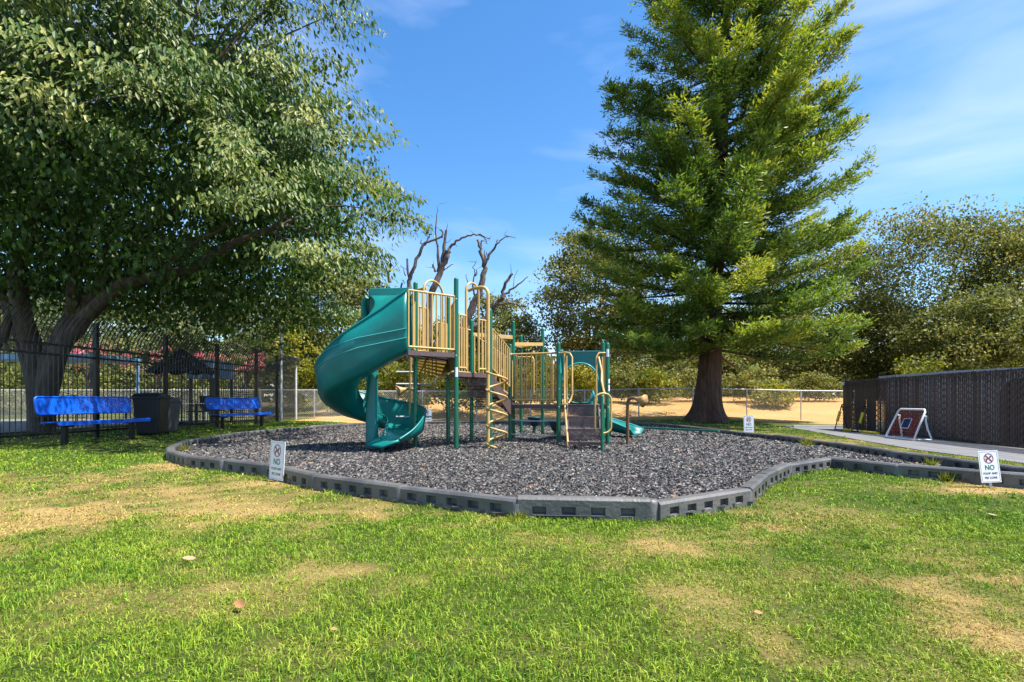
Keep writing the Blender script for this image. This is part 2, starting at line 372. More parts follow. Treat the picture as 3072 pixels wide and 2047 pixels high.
GM = attrmat('grass_blade', rough=.5, spec=.3, trans=.22)
VV = []; F4 = []; F3 = []; CC = []; off = 0
for args in ((36000, 6, 1.5, 4.6, -.1, .018, .042, .0046, .017, (-12, 12), 1), (20000, 5, 4.3, 9.5, .2, .018, .042, .0056, .02, (-12, 9.5), 2), (9500, 5, 9.3, 22.5, .4, .02, .055, .0054, .016, (-12, 9.5), 3)):
    V, F1, F2, C, M = blades(*args); VV.append(V); CC.append(C); F4.append(F1+off); F3.append(F2[:, :3]+off); off += M*5
V = np.concatenate(VV); C = np.concatenate(CC); F4 = np.concatenate(F4); F3 = np.concatenate(F3)
F3 = np.concatenate([F4[:, [0, 1, 2]], F4[:, [0, 2, 3]], F3])
gr = npmesh('grass', V, F3, GM, {'col': ('FLOAT_COLOR', C)}); tag(gr, 'short mown lawn grass with dry straw patches', None, None, 'stuff')

# ------------------------------------------------------------------ rubber mulch chunks
N = 260000; u = rng.random(N); y = (4.2**.1+u*(20.7**.1-4.2**.1))**(10.0); x = (rng.random(N)*2-1)*np.minimum(7, .95*y+1.2)
k = inpoly(x, y, PIT) & (edgedist(x, y, PIT) > .05); x = x[k]; y = y[k]; M = len(x)
s = (.0105+.013*rng.random(M)**2)*np.maximum(1, (y/5.5)**.6); a = rng.random(M)*6.283; th = rng.normal(0, .3, M)
dx = np.stack([np.cos(a)*np.cos(th), np.sin(a)*np.cos(th), np.sin(th)], -1); dy = np.stack([-np.sin(a), np.cos(a), np.zeros(M)], -1); up = nrm(np.cross(dx, dy)+rng.normal(0, .25, (M, 3)))
c = np.stack([x, y, np.maximum(mz(x, y), gz(x, y)+.006)+.002+.014*rng.random(M)], -1)
ln = s*(.9+.9*rng.random(M)); wd = s*(.4+.4*rng.random(M)); ht = s*(.45+.6*rng.random(M))
q = lambda v, t: v*t[:, None]
sh = ln*rng.uniform(-.5, .5, M)
V = np.stack([c-q(dx, ln)-q(dy, wd*.5), c+q(dx, ln)+q(dx, sh*.3)-q(dy, wd*.3), c+q(dx, sh)+q(dy, wd*1.2), c+q(dx, sh*.7)+q(up, ht)], 1).reshape(-1, 3)
Fq = ((np.arange(M)*4)[:, None, None]+np.array([[0, 1, 3], [1, 2, 3], [2, 0, 3]])[None]).reshape(-1, 3)
pal = np.array([(.022, .022, .022), (.055, .055, .055), (.12, .12, .118), (.185, .18, .172), (.17, .11, .10), (.27, .235, .19), (.27, .26, .24)])
ci = rng.choice(7, M, p=[.34, .22, .14, .11, .08, .06, .05]); cc = pal[ci]*np.array((1.04, 1.0, .95))*(.66+.36*rng.random(M))[:, None]
C = np.repeat(np.concatenate([cc, np.ones((M, 1))], 1), 4, 0)
mu = npmesh('rubber_mulch', V, Fq, attrmat('rubber_chip', rough=.55, spec=.45), {'col': ('FLOAT_COLOR', C)})
tag(mu, 'grey shredded rubber mulch filling the play area', None, None, 'stuff')
del V, Fq, C, VV, CC, F3, F4

# ------------------------------------------------------------------ border timbers round the pit
bt = thing('play_border', 'low dark grey plastic border with square sockets around the mulch pit', 'border', (0, 5, 0))
def timber(a, b, k):
    a = np.array(a)+rng.normal(0, .008, 2); b = np.array(b)+rng.normal(0, .008, 2); Ln = np.hypot(*(b-a)); d = (b-a)/Ln; nn = np.array([d[1], -d[0]])     # nn points out of the pit
    z0 = float(min(gz(*a), gz(*b)))-.03; z1 = .160+float(max(gz(*a), gz(*b)))*.6+rng.normal(0, .006); t = .062
    m = MB()
    def pt(u, v, z): q = a+d*u+nn*v; return (q[0], q[1], z)
    e = .012; ch = .02
    # body profile with chamfered top edges, swept along the segment; sockets recessed in both faces
    ns = max(1, int(round((Ln-.16)/.235))); xs_ = [e]
    cw = .115
    cen = [(i+.5)*(Ln-.14)/ns+.07 for i in range(ns)]
    hz0, hz1 = z0+.068, z0+.135
    for sgn in (1, -1):
        us = [e]
        for c_ in cen: us += [c_-cw/2, c_+cw/2]
        us.append(Ln-e)
        zs = [z0, hz0, hz1, z1-ch]
        for i in range(len(us)-1):
            for j in range(3):
                hole = (i % 2 == 1) and j == 1
                p = [pt(us[i], sgn*t, zs[j]), pt(us[i+1], sgn*t, zs[j]), pt(us[i+1], sgn*t, zs[j+1]), pt(us[i], sgn*t, zs[j+1])]
                if not hole: m.add(p, [(0, 1, 2, 3) if sgn > 0 else (3, 2, 1, 0)])
                else:
                    dv = sgn*(t-.045); sh = .012
                    q_ = [pt(us[i]+sh, dv, zs[j]+.012), pt(us[i+1]-sh*.5, dv, zs[j]+.012), pt(us[i+1]-sh*.5, dv, zs[j+1]), pt(us[i]+sh, dv, zs[j+1])]
                    m.add(p+q_, [(0, 1, 5, 4), (1, 2, 6, 5), (2, 3, 7, 6), (3, 0, 4, 7), (4, 5, 6, 7)])
    # top and chamfers, ends
    for (v0, za), (v1, zb) in (((t, z1-ch), (t-ch, z1)), ((t-ch, z1), (-t+ch, z1)), ((-t+ch, z1), (-t, z1-ch))):
        m.add([pt(e, v0, za), pt(Ln-e, v0, za), pt(Ln-e, v1, zb), pt(e, v1, zb)], [(0, 1, 2, 3)])
    for u_ in (e, Ln-e):
        m.add([pt(u_, t, z0), pt(u_, -t, z0), pt(u_, -t, z1-ch), pt(u_, -t+ch, z1), pt(u_, t-ch, z1), pt(u_, t, z1-ch)], [tuple(range(6))])
    o = m.build('border_timber', BORD, bt)
    # overlapping knuckle with its pin at the joint
    kx = b-d*.0
    kk = MB().lathe((kx[0], kx[1], z0), [(.066, 0), (.066, z1-z0-.035), (.05, z1-z0-.01), (.02, z1-z0-.004), (.001, z1-z0-.003)], 12)
    kk.build('pin_knuckle', BORD, o)
k = 0
for i in range(len(PIT)):
    a = np.array(PIT[i]); b = np.array(PIT[(i+1) % len(PIT)]); Ln = np.hypot(*(b-a)); n_ = max(1, int(round(Ln/1.25)))
    for j in range(n_): timber(a+(b-a)*j/n_, a+(b-a)*(j+1)/n_, k); k += 1

# ------------------------------------------------------------------ play structure
ps = thing('play_structure', 'big green and tan playground climber with teal spiral slide', 'play structure', (-.2, 11.5, .03), None)
PA, PB_, PC = (-1.05, 10.25), (-1.88, 10.62), (-1.36, 11.6)
P1 = (-1.84, 9.62); PE, PD = (-.44, 11.0), (-.92, 12.4)
PF, PG, PH, PI = (-.04, 12.0), (.99, 11.6), (1.98, 11.3), (2.07, 12.4)
PJ, PK, PL_, PM = (.03, 13.1), (.25, 15.0), (.81, 14.4), (1.1, 12.75)
Z3, Z2, Z1 = 1.85, 1.5, .87
for (x, y), zt in ((PA, 3.27), (PB_, 3.27), (PC, 3.17), (PE, 2.8), (PD, 2.8), (PF, 2.2), (PG, 2.2), (PH, 2.16), (PI, 2.3), (PJ, 2.87), (PK, 2.75), (PL_, 2.87), (PM, 2.2)):
    MB().post(x, y, -.1, zt, .044).build('post', GREEN, ps)
MB().post(1.66, 10.05, -.1, 1.06, .03).build('stair_post', GREEN, ps)
def P3(p, z): return (p[0], p[1], z)
def deck(pts, z, n1, n2, nm='deck'):
    m = MB(); p = [P3(q, z) for q in pts]
    m.perf(p[0], p[1], p[2], p[3], n1, n2, .5)
    o = m.build(nm, BROWN, ps)
    f = MB()
    for i in range(4):
        a = Vector(p[i]); b = Vector(p[(i+1) % 4]); f.bar(a-Vector((0, 0, .045)), b-Vector((0, 0, .045)), .03, .084)
    f.build('deck_skirt', BROWN, o); return o
deck([P1, PA, PC, PB_], Z3, 24, 24); deck([PA, PE, PD, PC], Z2, 24, 30); deck([PF, PG, (1.1, 12.75), PJ], Z1, 24, 20); deck([PG, PH, PI, (1.1, 12.75)], Z1, 24, 24)
def barrier(a, b, z0, z1, n, r=.017, ends=False, hs=None, rail=.021):
    """top rail + bottom rail + balusters; rails are the part, each baluster a sub-part"""
    a = np.array(a, float); b = np.array(b, float); d = (b-a)/np.hypot(*(b-a)); z1b = z1 if hs is None else hs; z0b = z0 if hs is None else z0+(hs-z1)
    m = MB(); m.tube([(*a, z1), (*b, z1b)], rail, 8); m.tube([(*a, z0), (*b, z0b)], rail, 8)
    if ends:
        for q, za, zb in ((a, z0, z1), (b, z0b, z1b)): m.tube([(*q, za), (*q, zb)], rail, 8)
    o = m.build('barrier', TAN, ps)
    me = MB().tube([(0, 0, 0), (0, 0, z1-z0)], r, 7, True, False).mesh('baluster', TAN)
    for i in range(n):
        t = (i+1)/(n+1); q = a+(b-a)*t; inst('baluster', me, o, (q[0], q[1], z0+(z0b-z0)*t))
    return o
def off(a, b, d0, d1):
    a = np.array(a); b = np.array(b); e = (b-a)/np.hypot(*(b-a)); return a+e*d0, b-e*d1
q = off(P1, PA, .01, .04); barrier(q[0], q[1], Z3+.06, Z3+1.06, 9, ends=True)
q = off(PA, PC, .06, .4); barrier(q[0], q[1], Z3+.08, Z3+1.0, 6)
q = off(PB_, PC, .06, .72); barrier(q[0], q[1], Z3+.08, Z3+.95, 3, ends=True)
q = off(PB_, PC, .72, .06); barrier(q[0], q[1], Z3+.08, Z3+.72, 3, ends=True)
q = off(P1, PB_, .55, .06); barrier(q[0], q[1], Z3+.08, Z3+.98, 4)
# front of the middle deck: two narrow panels either side of the spiral climber opening
q = off(PA, PE, .07, .70); barrier(q[0], q[1], Z2+.08, Z2+1.08, 2, ends=True)
qL = q[1]
q = off(PA, PE, .62, .05); barrier(q[0], q[1], Z2+.08, Z2+1.05, 2, ends=True)
qR = q[0]
q = off(PC, PD, .06, .06); barrier(q[0], q[1], Z2+.08, Z2+1.05, 6)
# arched grab rails
def arch(a, b, z0, zt, r=.02, nm='arch_rail', bulge=0):
    a = np.array(a); b = np.array(b); w_ = np.hypot(*(b-a)); rad = min(w_/2, .25); pts = [(*a, z0), (*a, zt-rad)]
    c_ = (a+b)/2
    for t in np.linspace(180, 0, 11)[1:-1]:
        e = (b-a)/w_; p_ = c_+e*(w_/2*math.cos(R(t))); pts.append((p_[0], p_[1]+bulge*math.sin(R(t)), zt-rad+rad*math.sin(R(t))))
    pts += [(*b, zt-rad), (*b, z0)]
    return MB().tube(pts, r, 9).build(nm, TAN, ps)
arch(qL, (qR[0], qR[1]), Z2+.05, 3.24, .023)
arch((-1.76, 10.85), (-1.45, 11.42), Z3+.05, 3.40, .023)
# spiral climber at the front
sc = MB(); px, py = -.46, 10.5
pts = [(px, py, -.05), (px, py, 3.0)]+[(px-.14*(1-math.cos(R(t))), py+.1*(1-math.cos(R(t))), 3.0+.16*math.sin(R(t))) for t in (20, 45, 70, 90)]+[(-.75, 10.68, 3.155), (-.86, 10.72, 3.12)]
sc.tube(pts, .034, 10); scp = sc.build('spiral_climber', TAN, ps)
pts = []
for i in range(0, 161):
    t = i/160; a = t*2*math.pi*4.25+math.pi; pts.append((px+.165+.20*math.cos(a), py+.02+.20*math.sin(a), 1.52-1.46*t))
MB().tube(pts, .022, 8).build('coil', TAN, scp)
# rear rung climber beside the slide
rc = MB(); rx_, ry_ = -2.12, 11.35
rc.tube([(rx_, ry_, -.05), (rx_, ry_, 2.95), (rx_+.05, ry_-.1, 3.12), (rx_+.2, ry_-.28, 3.2), (-1.72, 10.95, 3.22)], .03, 10); rcp = rc.build('pole_climber', TAN, ps)
for z_ in (.62, 1.3, 1.55): MB().tube([(rx_-.28, ry_-.05, z_), (rx_+.45, ry_+.05, z_)], .018, 8).build('rung', GALV, rcp)
# skirt panels under the tall deck
MB().bar((*off(PB_, PC, .05, .0)[0], 1.62), (*off(PA, PC, 0, .05)[1], 1.62), .02, .3).build('riser_panel', TANP, ps)
MB().bar((*off(PA, PC, .06, .06)[0], 1.665), (*off(PA, PC, .06, .06)[1], 1.665), .022, .23).build('riser_panel', BROWN, ps)
# stair from middle deck down to the low deck
st = MB().bar((-.42, 11.06, Z2-.13), (-.02, 11.95, Z1-.12), .03, .26).bar((-.90, 12.33, Z2-.13), (.02, 13.02, Z1-.12), .03, .26).build('inner_stair', BROWN, ps)
for i in range(3):
    t0, t1 = i/3, (i+1)/3; f = lambda t: (np.array((-.42, 11.06))*(1-t)+np.array((-.02, 11.95))*t, np.array((-.90, 12.33))*(1-t)+np.array((.02, 13.02))*t)
    z_ = Z2-(i+1)*(Z2-Z1)/3.0; zt = Z2-i*(Z2-Z1)/3.0
    a0, b0 = f(t0); a1, b1 = f(t1)
    m = MB(); m.perf((*a0, z_), (*b0, z_), (*b0, zt), (*a0, zt), 24, 5, .5); m.perf((*a0, z_), (*a1, z_), (*b1, z_), (*b0, z_), 6, 24, .5)
    m.bar((*a1, z_), (*b1, z_), .03, .04); m.build('step', BROWN, st)
for xa, xb, y_, za, zb_ in ((-1.0, -.52, 10.95, 1.28, 1.44), (-.93, -.45, 11.3, 1.05, 1.28), (-.78, -.44, 11.7, .83, 1.05)):
    m = MB().perf((xa, y_, za), (xb, y_, za), (xb, y_, zb_), (xa, y_, zb_), 14, 6, .45)
    m.perf((xa, y_, za), (xb, y_, za), (xb, y_+.33, za), (xa, y_+.33, za), 14, 8, .45).bar((xa, y_, za), (xb, y_, za), .03, .03); m.build('riser', BROWN, st)
barrier((-.40, 11.1), (-.06, 11.93), Z2+.1, Z2+.92, 7, ends=True, hs=Z2+.58)
barrier((-.86, 12.42), (0, 13.04), Z2+.1, Z2+.95, 8, ends=True, hs=Z2+.4)
# bar beams and overhead ladder
for a, b, z_, z2_ in ((PD, PJ, 2.46, 2.47), (PJ, PL_, 2.31, 2.44), (PJ, PK, 2.31, 2.44)):
    MB().bar((*a, z_), (*b, z2_), .05, .085).build('overhead_beam', TAN, ps)
m = MB().tube([(*PK, 2.42), (*PL_, 2.42)], .02, 8)
for i in range(1, 6):
    t = i/6; a = np.array(PJ)*(1-t)+np.array(PK)*t; b = np.array(PJ)*(1-t)+np.array(PL_)*t; m.tube([(*a, 2.31+.13*t), (*b, 2.31+.13*t)], .016, 7)
m.build('overhead_rungs', TAN, ps)
# low deck: barriers front and rear, beaded chain rails below
q = off(PF, PG, .05, .05); fb = barrier(q[0], q[1], Z1+.1, Z1+1.1, 8)
MB().tube([(-.0, 11.97, Z1+1.1), (-.06, 12.0, Z1+1.1)], .03, 8).build('rail_clamp', GALV, ps)
rb = off(PJ, PM, .05, .05)
def loop(a, b, z0, z1, rad=.08, n=5, r=.017):
    a = np.array(a); b = np.array(b); e = (b-a)/np.hypot(*(b-a)); pts = []
    for cxy, zc, t0 in ((a+e*rad, z0+rad, 180), (b-e*rad, z0+rad, 270), (b-e*rad, z1-rad, 0), (a+e*rad, z1-rad, 90)):
        for t in np.linspace(t0, t0+90, 5): pts.append((*(cxy+e*rad*math.cos(R(t))), zc+rad*math.sin(R(t))))
    pts.append(pts[0]); o = MB().tube(pts, r*1.15, 8, True, False).build('loop_barrier', TAN, ps)
    me = MB().tube([(0, 0, 0), (0, 0, z1-z0)], r*.9, 7, True, False).mesh('baluster', TAN)
    for i in range(n): t = (i+1)/(n+1); q_ = a+(b-a)*t; inst('baluster', me, o, (q_[0], q_[1], z0))
    return o
mid = (rb[0]+rb[1])/2
loop(rb[0], mid-np.array((.05, -.01)), Z1+.08, Z1+1.12, n=3); loop(mid+np.array((.35, -.02)), rb[1], Z1+.08, Z1+1.12, n=2)
loop((2.0, 11.42), (2.06, 12.3), Z1+.08, Z1+1.1, n=4)
for z_ in (.54, .22):
    m = MB(); a = np.array((*PF, z_)); b = np.array((*PG, z_))
    a[1] -= .02; b[1] -= .02
    for i in range(34):
        t = i/34; t2 = (i+.62)/34; sag = lambda u_: np.array((0, 0, -.03*4*u_*(1-u_)))
        m.tube([a+(b-a)*t+sag(t), a+(b-a)*t2+sag(t2)], .018, 5)
    m.build('chain', GALV, ps)
# entry stair
sl0 = np.array((1.06, 10.3)); sl1 = np.array((1.16, 11.42)); sr0 = np.array((1.68, 10.2)); sr1 = np.array((1.80, 11.34))
es = MB().bar((*sl0, .04), (*sl1, Z1-.02), .025, .09).bar((*sr0, .04), (*sr1, Z1-.02), .025, .09).build('entry_stair', BROWN, ps)
for i in range(4):
    t0, t1 = i*.3, i*.3+.27; zt = .175+i*.232
    a0 = sl0+(sl1-sl0)*t0; b0 = sr0+(sr1-sr0)*t0; a1 = sl0+(sl1-sl0)*min(t1, 1.0); b1 = sr0+(sr1-sr0)*min(t1, 1.0)
    m = MB()
    if i < 3:
        m.perf((*a0, zt), (*b0, zt), (*b1, zt), (*a1, zt), 18, 7, .55)
        m.bar((*a0, zt-.025), (*b0, zt-.025), .02, .05)
        m.build('tread', BROWN, es); m = MB()
    zl = .0 if i == 0 else zt-.232
    if i > 0:
        aa = sl0+(sl1-sl0)*(t0-.01); bb = sr0+(sr1-sr0)*(t0-.01)
        m.perf((*aa, zl+.02), (*bb, zl+.02), (*bb, zt-.05), (*aa, zt-.05), 22, 8, .42); m.build('riser', BROWN, es)
# stair hand rails: tall loop on the left, oval and twisted rails on the right
MB().tube([(*off(PG, PH, .04, 0)[0], 1.96), (1.12, 11.5, 1.97), (1.21, 11.38, 1.94), (1.25, 11.34, 1.86), (1.25, 11.3, 1.1), (1.22, 11.28, .98), (1.16, 11.2, .9)], .02, 9).build('hand_rail', TAN, ps)
MB().tube([(1.1, 11.46, 1.95), (1.1, 11.4, .9), (1.06, 10.34, .12), (1.05, 10.3, -.05)], .021, 9).build('hand_rail', TAN, ps)
MB().tube([(1.15, 11.5, 1.9), (1.15, 11.45, .9)], .017, 8).build('baluster', TAN, ps)
MB().tube([(1.93, 11.28, 1.94), (1.80, 11.25, 1.94), (1.74, 11.22, 1.86), (1.73, 11.2, 1.3), (1.74, 11.2, .95)], .02, 9).build('hand_rail', TAN, ps)
MB().tube([(1.78, 11.2, 1.85), (1.81, 11.0, 1.55), (1.79, 10.9, 1.35), (1.80, 10.7, 1.15), (1.74, 10.2, 1.08)], .022, 9).build('hand_rail', TAN, ps)
MB().tube([(1.86, 11.25, 1.86), (1.88, 11.22, .9)], .018, 8).build('baluster', TAN, ps)
pts = []
for c_, t0 in ((.46, 180), (.98, 0)):
    for t in np.linspace(t0, t0+180, 9): pts.append((1.69+.155*math.cos(R(t))*.98, 10.1+.03*math.cos(R(t)), c_+.11*math.sin(R(t))))
pts.append(pts[0]); MB().tube(pts, .02, 9, True, False).build('grab_loop', TAN, ps)
# arch panel over the curved slide entrance
ap = MB(); x0, x1, yy = 1.08, 2.06, 12.72; x1y = 12.5
f = lambda x_: yy+(x1y-yy)*(x_-x0)/(x1-x0)
cxa = (x0+x1)/2; n_ = 18; top = 2.08; ra = .40; zc = 1.42
for i in range(n_):
    t0, t1 = R(180-180*i/n_), R(180-180*(i+1)/n_)
    xa, xb = cxa+ra*math.cos(t0), cxa+ra*math.cos(t1); za, zb = zc+.40*math.sin(t0), zc+.40*math.sin(t1)
    ap.add([(xa, f(xa), za), (xb, f(xb), zb), (xb, f(xb), top), (xa, f(xa), top)], [(0, 1, 2, 3)])
for xa, xb in ((x0, cxa-ra), (cxa+ra, x1)):
    ap.add([(xa, f(xa), Z1), (xb, f(xb), Z1), (xb, f(xb), top), (xa, f(xa), top)], [(0, 1, 2, 3)])
apo = ap.build('arch_panel', TEAL, ps, solid=.035)
MB().tube([(cxa+ra*math.cos(R(t)), f(cxa+ra*math.cos(R(t)))-.02, zc+.40*math.sin(R(t))) for t in range(180, -1, -10)], .022, 8).build('panel_rim', TEALR, apo)
MB().bar((x0, yy-.01, top+.01), (x1, x1y-.01, top+.01), .05, .03).build('panel_rim', TEALR, apo)
# side panel seen edge-on
m = MB(); m.hexa([(1.04, 11.72, Z1+.05), (1.07, 11.72, Z1+.05), (1.12, 12.6, Z1+.05), (1.09, 12.6, Z1+.05), (1.04, 11.72, 1.55), (1.07, 11.72, 1.55), (1.12, 12.6, 2.0), (1.09, 12.6, 2.0)]); m.build('side_panel', TEAL, ps)
# seat scoop at the slide mouth
def trough(path, half, h, widths=None, nprof=10):
    """open chute along a list of (point, up-height); returns MB"""
    m = MB(); vv = []; n_ = len(path); pr = []
    for j in range(nprof+1):
        t = -1+2*j/nprof; pr.append((t*half, None, t))
    for i, (p_, hh) in enumerate(path):
        p_ = np.array(p_); d = np.array(path[min(i+1, n_-1)][0])-np.array(path[max(i-1, 0)][0]); d[2] = 0; d = d/np.linalg.norm(d); nn = np.array((d[1], -d[0], 0))
        for o_, _, t in pr: vv.append(p_+nn*o_+np.array((0, 0, hh*max(0, (abs(t)-.35)/.65)**2.2)))
    ff = [(i*(nprof+1)+j, i*(nprof+1)+j+1, (i+1)*(nprof+1)+j+1, (i+1)*(nprof+1)+j) for i in range(n_-1) for j in range(nprof)]
    m.add(vv, ff, True); return m, vv, nprof+1
pth_ = [((1.57, 12.45, Z1+.03), .12), ((1.58, 12.8, Z1), .3), ((1.62, 13.15, .74), .3), ((1.75, 13.5, .60), .3), ((2.0, 13.7, .45), .28), ((2.3, 13.72, .30), .26), ((2.6, 13.6, .19), .24), ((2.85, 13.42, .14), .2), ((3.05, 13.25, .13), .12)]
m, vv, w_ = trough(pth_, .32, .25); cs = m.build('curved_slide', TEAL, ps, solid=.025)
for s_ in (0, w_-1): MB().tube([vv[i*w_+s_] for i in range(len(pth_))], .02, 7).build('slide_rim', TEALR, cs)
MB().bar((2.45, 13.66, -.05), (2.45, 13.66, .22), .06, .06).build('slide_leg', GREEN, cs)
# --- spiral slide
C0 = np.array((-2.70, 10.52)); RC, HW = .64, .35
def chute(sv_):
    """position along the chute, 0..1 -> centre point, outward direction, floor z, outer wall height, inner wall height"""
    if sv_ < .12:
        t = sv_/.12; c_ = np.array((-1.84+(-2.70+1.84)*t, C0[1]-RC)); o_ = np.array((0., -1.)); z_ = 1.84-.44*t**1.1
    else:
        t = (sv_-.12)/.88; a = R(-90-318*t); o_ = np.array((math.cos(a), math.sin(a))); c_ = C0+o_*RC
        z_ = float(np.interp(318*t, [0, 20, 45, 70, 90, 130, 180, 225, 270, 300, 318], [1.40, 1.27, 1.11, .97, .86, .62, .42, .33, .27, .21, .19]))
    ho = float(np.interp(sv_, [0, .06, .12, .245, .37, .5, .75, .88, .96, 1], [1.03, .93, .89, .66, .57, .62, .54, .44, .19, .08]))
    hi = float(np.interp(sv_, [0, .08, .2, .8, .9, .97, 1], [.95, .75, .34, .30, .22, .09, .05]))
    return c_, o_, z_, ho, hi
NS = 110; NPo = [(-1.0, 'i'), (-.97, 'i2'), (-.86, .07), (-.6, .012), (-.2, 0), (.25, .0), (.6, .012), (.84, .06), (.96, 'o3'), (1.04, 'o2'), (1.12, 'o')]
vv = []
for i in range(NS+1):
    c_, o_, z_, ho, hi = chute(i/NS)
    fl = 1.0+.12*(1-abs(i/NS-.5))
    for t, hh in NPo:
        z2 = {'i': hi, 'i2': hi*.4, 'o': ho, 'o2': ho*.62, 'o3': ho*.25}.get(hh, hh); q_ = c_+o_*HW*t; vv.append((q_[0], q_[1], z_+z2))
K = len(NPo); m = MB(); m.add(vv, [(i*K+j, i*K+j+1, (i+1)*K+j+1, (i+1)*K+j) for i in range(NS) for j in range(K-1)], True)
ssl = m.build('spiral_slide', TEAL, ps, solid=.022)
MB().tube([vv[i*K+K-1] for i in range(NS+1)], [.02]*(NS+1), 7).build('slide_rim', TEAL, ssl)
MB().tube([vv[i*K] for i in range(NS+1)], [.018]*(NS+1), 7).build('slide_rim', TEAL, ssl)
for zr_ in ((2.22, 2.05, 1.79, 1.50), (2.06, 1.88, 1.61, 1.31)):
    pts = []
    for i in range(0, 46):
        c_, o_, z_, ho, hi = chute(i/NS); hq = min(ho*.97, float(np.interp(i, [0, 13, 27, 45], zr_))-z_); tq = np.interp(hq/ho, [0, .25, .62, 1], [.9, .96, 1.04, 1.12])
        q_ = c_+o_*(HW*tq+.012); pts.append((q_[0], q_[1], z_+hq))
    MB().tube(pts, .010, 6).build('slide_ridge', TEALR, ssl)
# exit lip
c_, o_, z_, ho, hi = chute(1.0); dirn = np.array((o_[1], -o_[0])); 
m = MB(); vv2 = []
for i in range(8):
    t = i/7; hw = HW*(1.12-.35*t*t); zz = z_-.01*t-.06*t*t; c2 = c_+dirn*(.30*t)
    for j in range(9): s_ = -1+j/4; q_ = c2+o_*hw*s_; vv2.append((q_[0], q_[1], zz+.05*(1-t)*abs(s_)**3))
m.add(vv2, [(i*9+j, i*9+j+1, (i+1)*9+j+1, (i+1)*9+j) for i in range(7) for j in range(8)], True); m.build('exit_lip', TEAL, ssl, solid=.05)
MB().tube([(C0[0], C0[1], -.05), (C0[0], C0[1], .3), (C0[0], C0[1], 1.9)], [.13, .12, .11], 16).build('slide_column', TEAL, ssl)
MB().bar((-2.36, 9.95, -.05), (-2.36, 9.95, .16), .05, .05).build('slide_leg', GREEN, ssl)
# hood over the entrance
hx0, hx1, hy = -1.86, -2.62, 9.98; hzb = 2.87
m = MB(); NU, NV = 14, 8; vv2 = []
for i in range(NU+1):
    u_ = i/NU
    for j in range(NV+1):
        v = j/NV
        xr = hx0+(hx1-hx0+.02)*u_-.10*(1-v)*(u_**3)*0; sv_ = .12*min(1, ((-1.84-xr)/.86)); c2, o2, zf, ho, hi = chute(sv_)
        low = np.array((xr, C0[1]-RC-HW*1.12, zf+ho-.02)); hi_ = np.array((xr, hy, hzb))
        p_ = low*(1-v)+hi_*v
        bulge = math.sin(v*math.pi)*.05; p_[1] -= bulge; p_[2] += bulge*.6
        if u_ > .6: p_[0] += .16*((u_-.6)/.4)**2*math.sin(v*math.pi)          # concave mouth edge
        vv2.append(p_)
m.add(vv2, [(i*(NV+1)+j, i*(NV+1)+j+1, (i+1)*(NV+1)+j+1, (i+1)*(NV+1)+j) for i in range(NU) for j in range(NV)], True)
hood = m.build('slide_hood', TEAL, ssl, solid=.025)
m = MB().bar((hx0, hy, 2.945), (hx1, hy+.05, 2.935), .05, .16); m.build('header_panel', TEAL, ssl, bevel=.01)
m = MB(); pts = [(-2.66, 10.0, 2.86), (-2.74, 10.08, 2.78), (-2.75, 10.16, 2.5), (-2.72, 10.2, 2.2), (-2.66, 10.2, 1.95)]
m.tube(pts, [.04, .055, .06, .06, .05], 10).build('hood_rim', TEAL, ssl)
m = MB(); m.add([(hx0, 10.22, 1.84), (-2.70, 10.22, 1.7), (-2.72, 10.2, 2.8), (-2.62, 10.05, 2.88), (hx0, 10.05, 2.88)], [(0, 1, 2, 3, 4)]); m.build('hood_side', TEAL, ssl, solid=.025)
# stickers on the posts
def sticker(x, y, z0, z1, a0, a1, r=.0465):
    m = MB(); n_ = 6; vv_ = []
    for i in range(n_+1):
        t = R(a0+(a1-a0)*i/n_); vv_ += [(x+r*math.cos(t), y+r*math.sin(t), z0), (x+r*math.cos(t), y+r*math.sin(t), z1)]
    m.add(vv_, [(2*i, 2*i+2, 2*i+3, 2*i+1) for i in range(n_)], True); m.build('sticker', SIGNW, ps)
sticker(*PA, 1.40, 1.58, -110, -40); sticker(*PH, 1.86, 2.02, -130, -60); sticker(*PH, 1.15, 1.28, -75, -15); sticker(*PH, 1.31, 1.40, -75, -15)
# bolts
for (x, y), zs in ((PA, (1.8, 2.86)), (PF, (.82, 1.97)), (PG, (.82, 1.2, 1.97)), (PH, (.82, 1.94))):
    for z_ in zs: MB().lathe((x+.005, y-.05, z_), [(.012, 0), (.012, .008), (.001, .012)], 8, (0, -1, 0)).build('bolt', GALV, ps)

# ------------------------------------------------------------------ loose play things
def talk_tube(loc, h, ax, label):
    t = thing('talk_tube', label, 'talk tube', loc); x, y, z = loc; ax = np.array(ax)/np.linalg.norm(ax)
    pts = [(x, y, z-.1), (x, y, z+h-.14)]
    for a in (30, 60, 90): pts.append((x+ax[0]*.12*(1-math.cos(R(a))), y+ax[1]*.12*(1-math.cos(R(a))), z+h-.14+.12*math.sin(R(a))))
    pts.append((x+ax[0]*.2, y+ax[1]*.2, z+h-.025))
    MB().tube(pts, .036, 12).build('pole', TALKM, t)
    c_ = (x+ax[0]*.18, y+ax[1]*.18, z+h-.03)
    m = MB().lathe(c_, [(.035, 0), (.05, .07), (.10, .16), (.135, .21), (.14, .225), (.13, .22), (.09, .15), (.03, .05), (.001, .045)], 22, (ax[0], ax[1], -.25)); m.build('horn', TANT, t)
TALKM = mk('brown_pole_paint', (.20, .115, .06), .45, .15, 5); TANT = mk('tan_horn_plastic', (.46, .27, .09), .45, .12, 5)
talk_tube((2.47, 11.65, .03), 1.0, (.72, -.7), 'brown talk tube pole with tan horn beside the curved slide')
talk_tube((-2.05, 11.6, .03), 1.2, (-.95, -.2), 'tan talk tube horn half hidden behind the spiral slide')
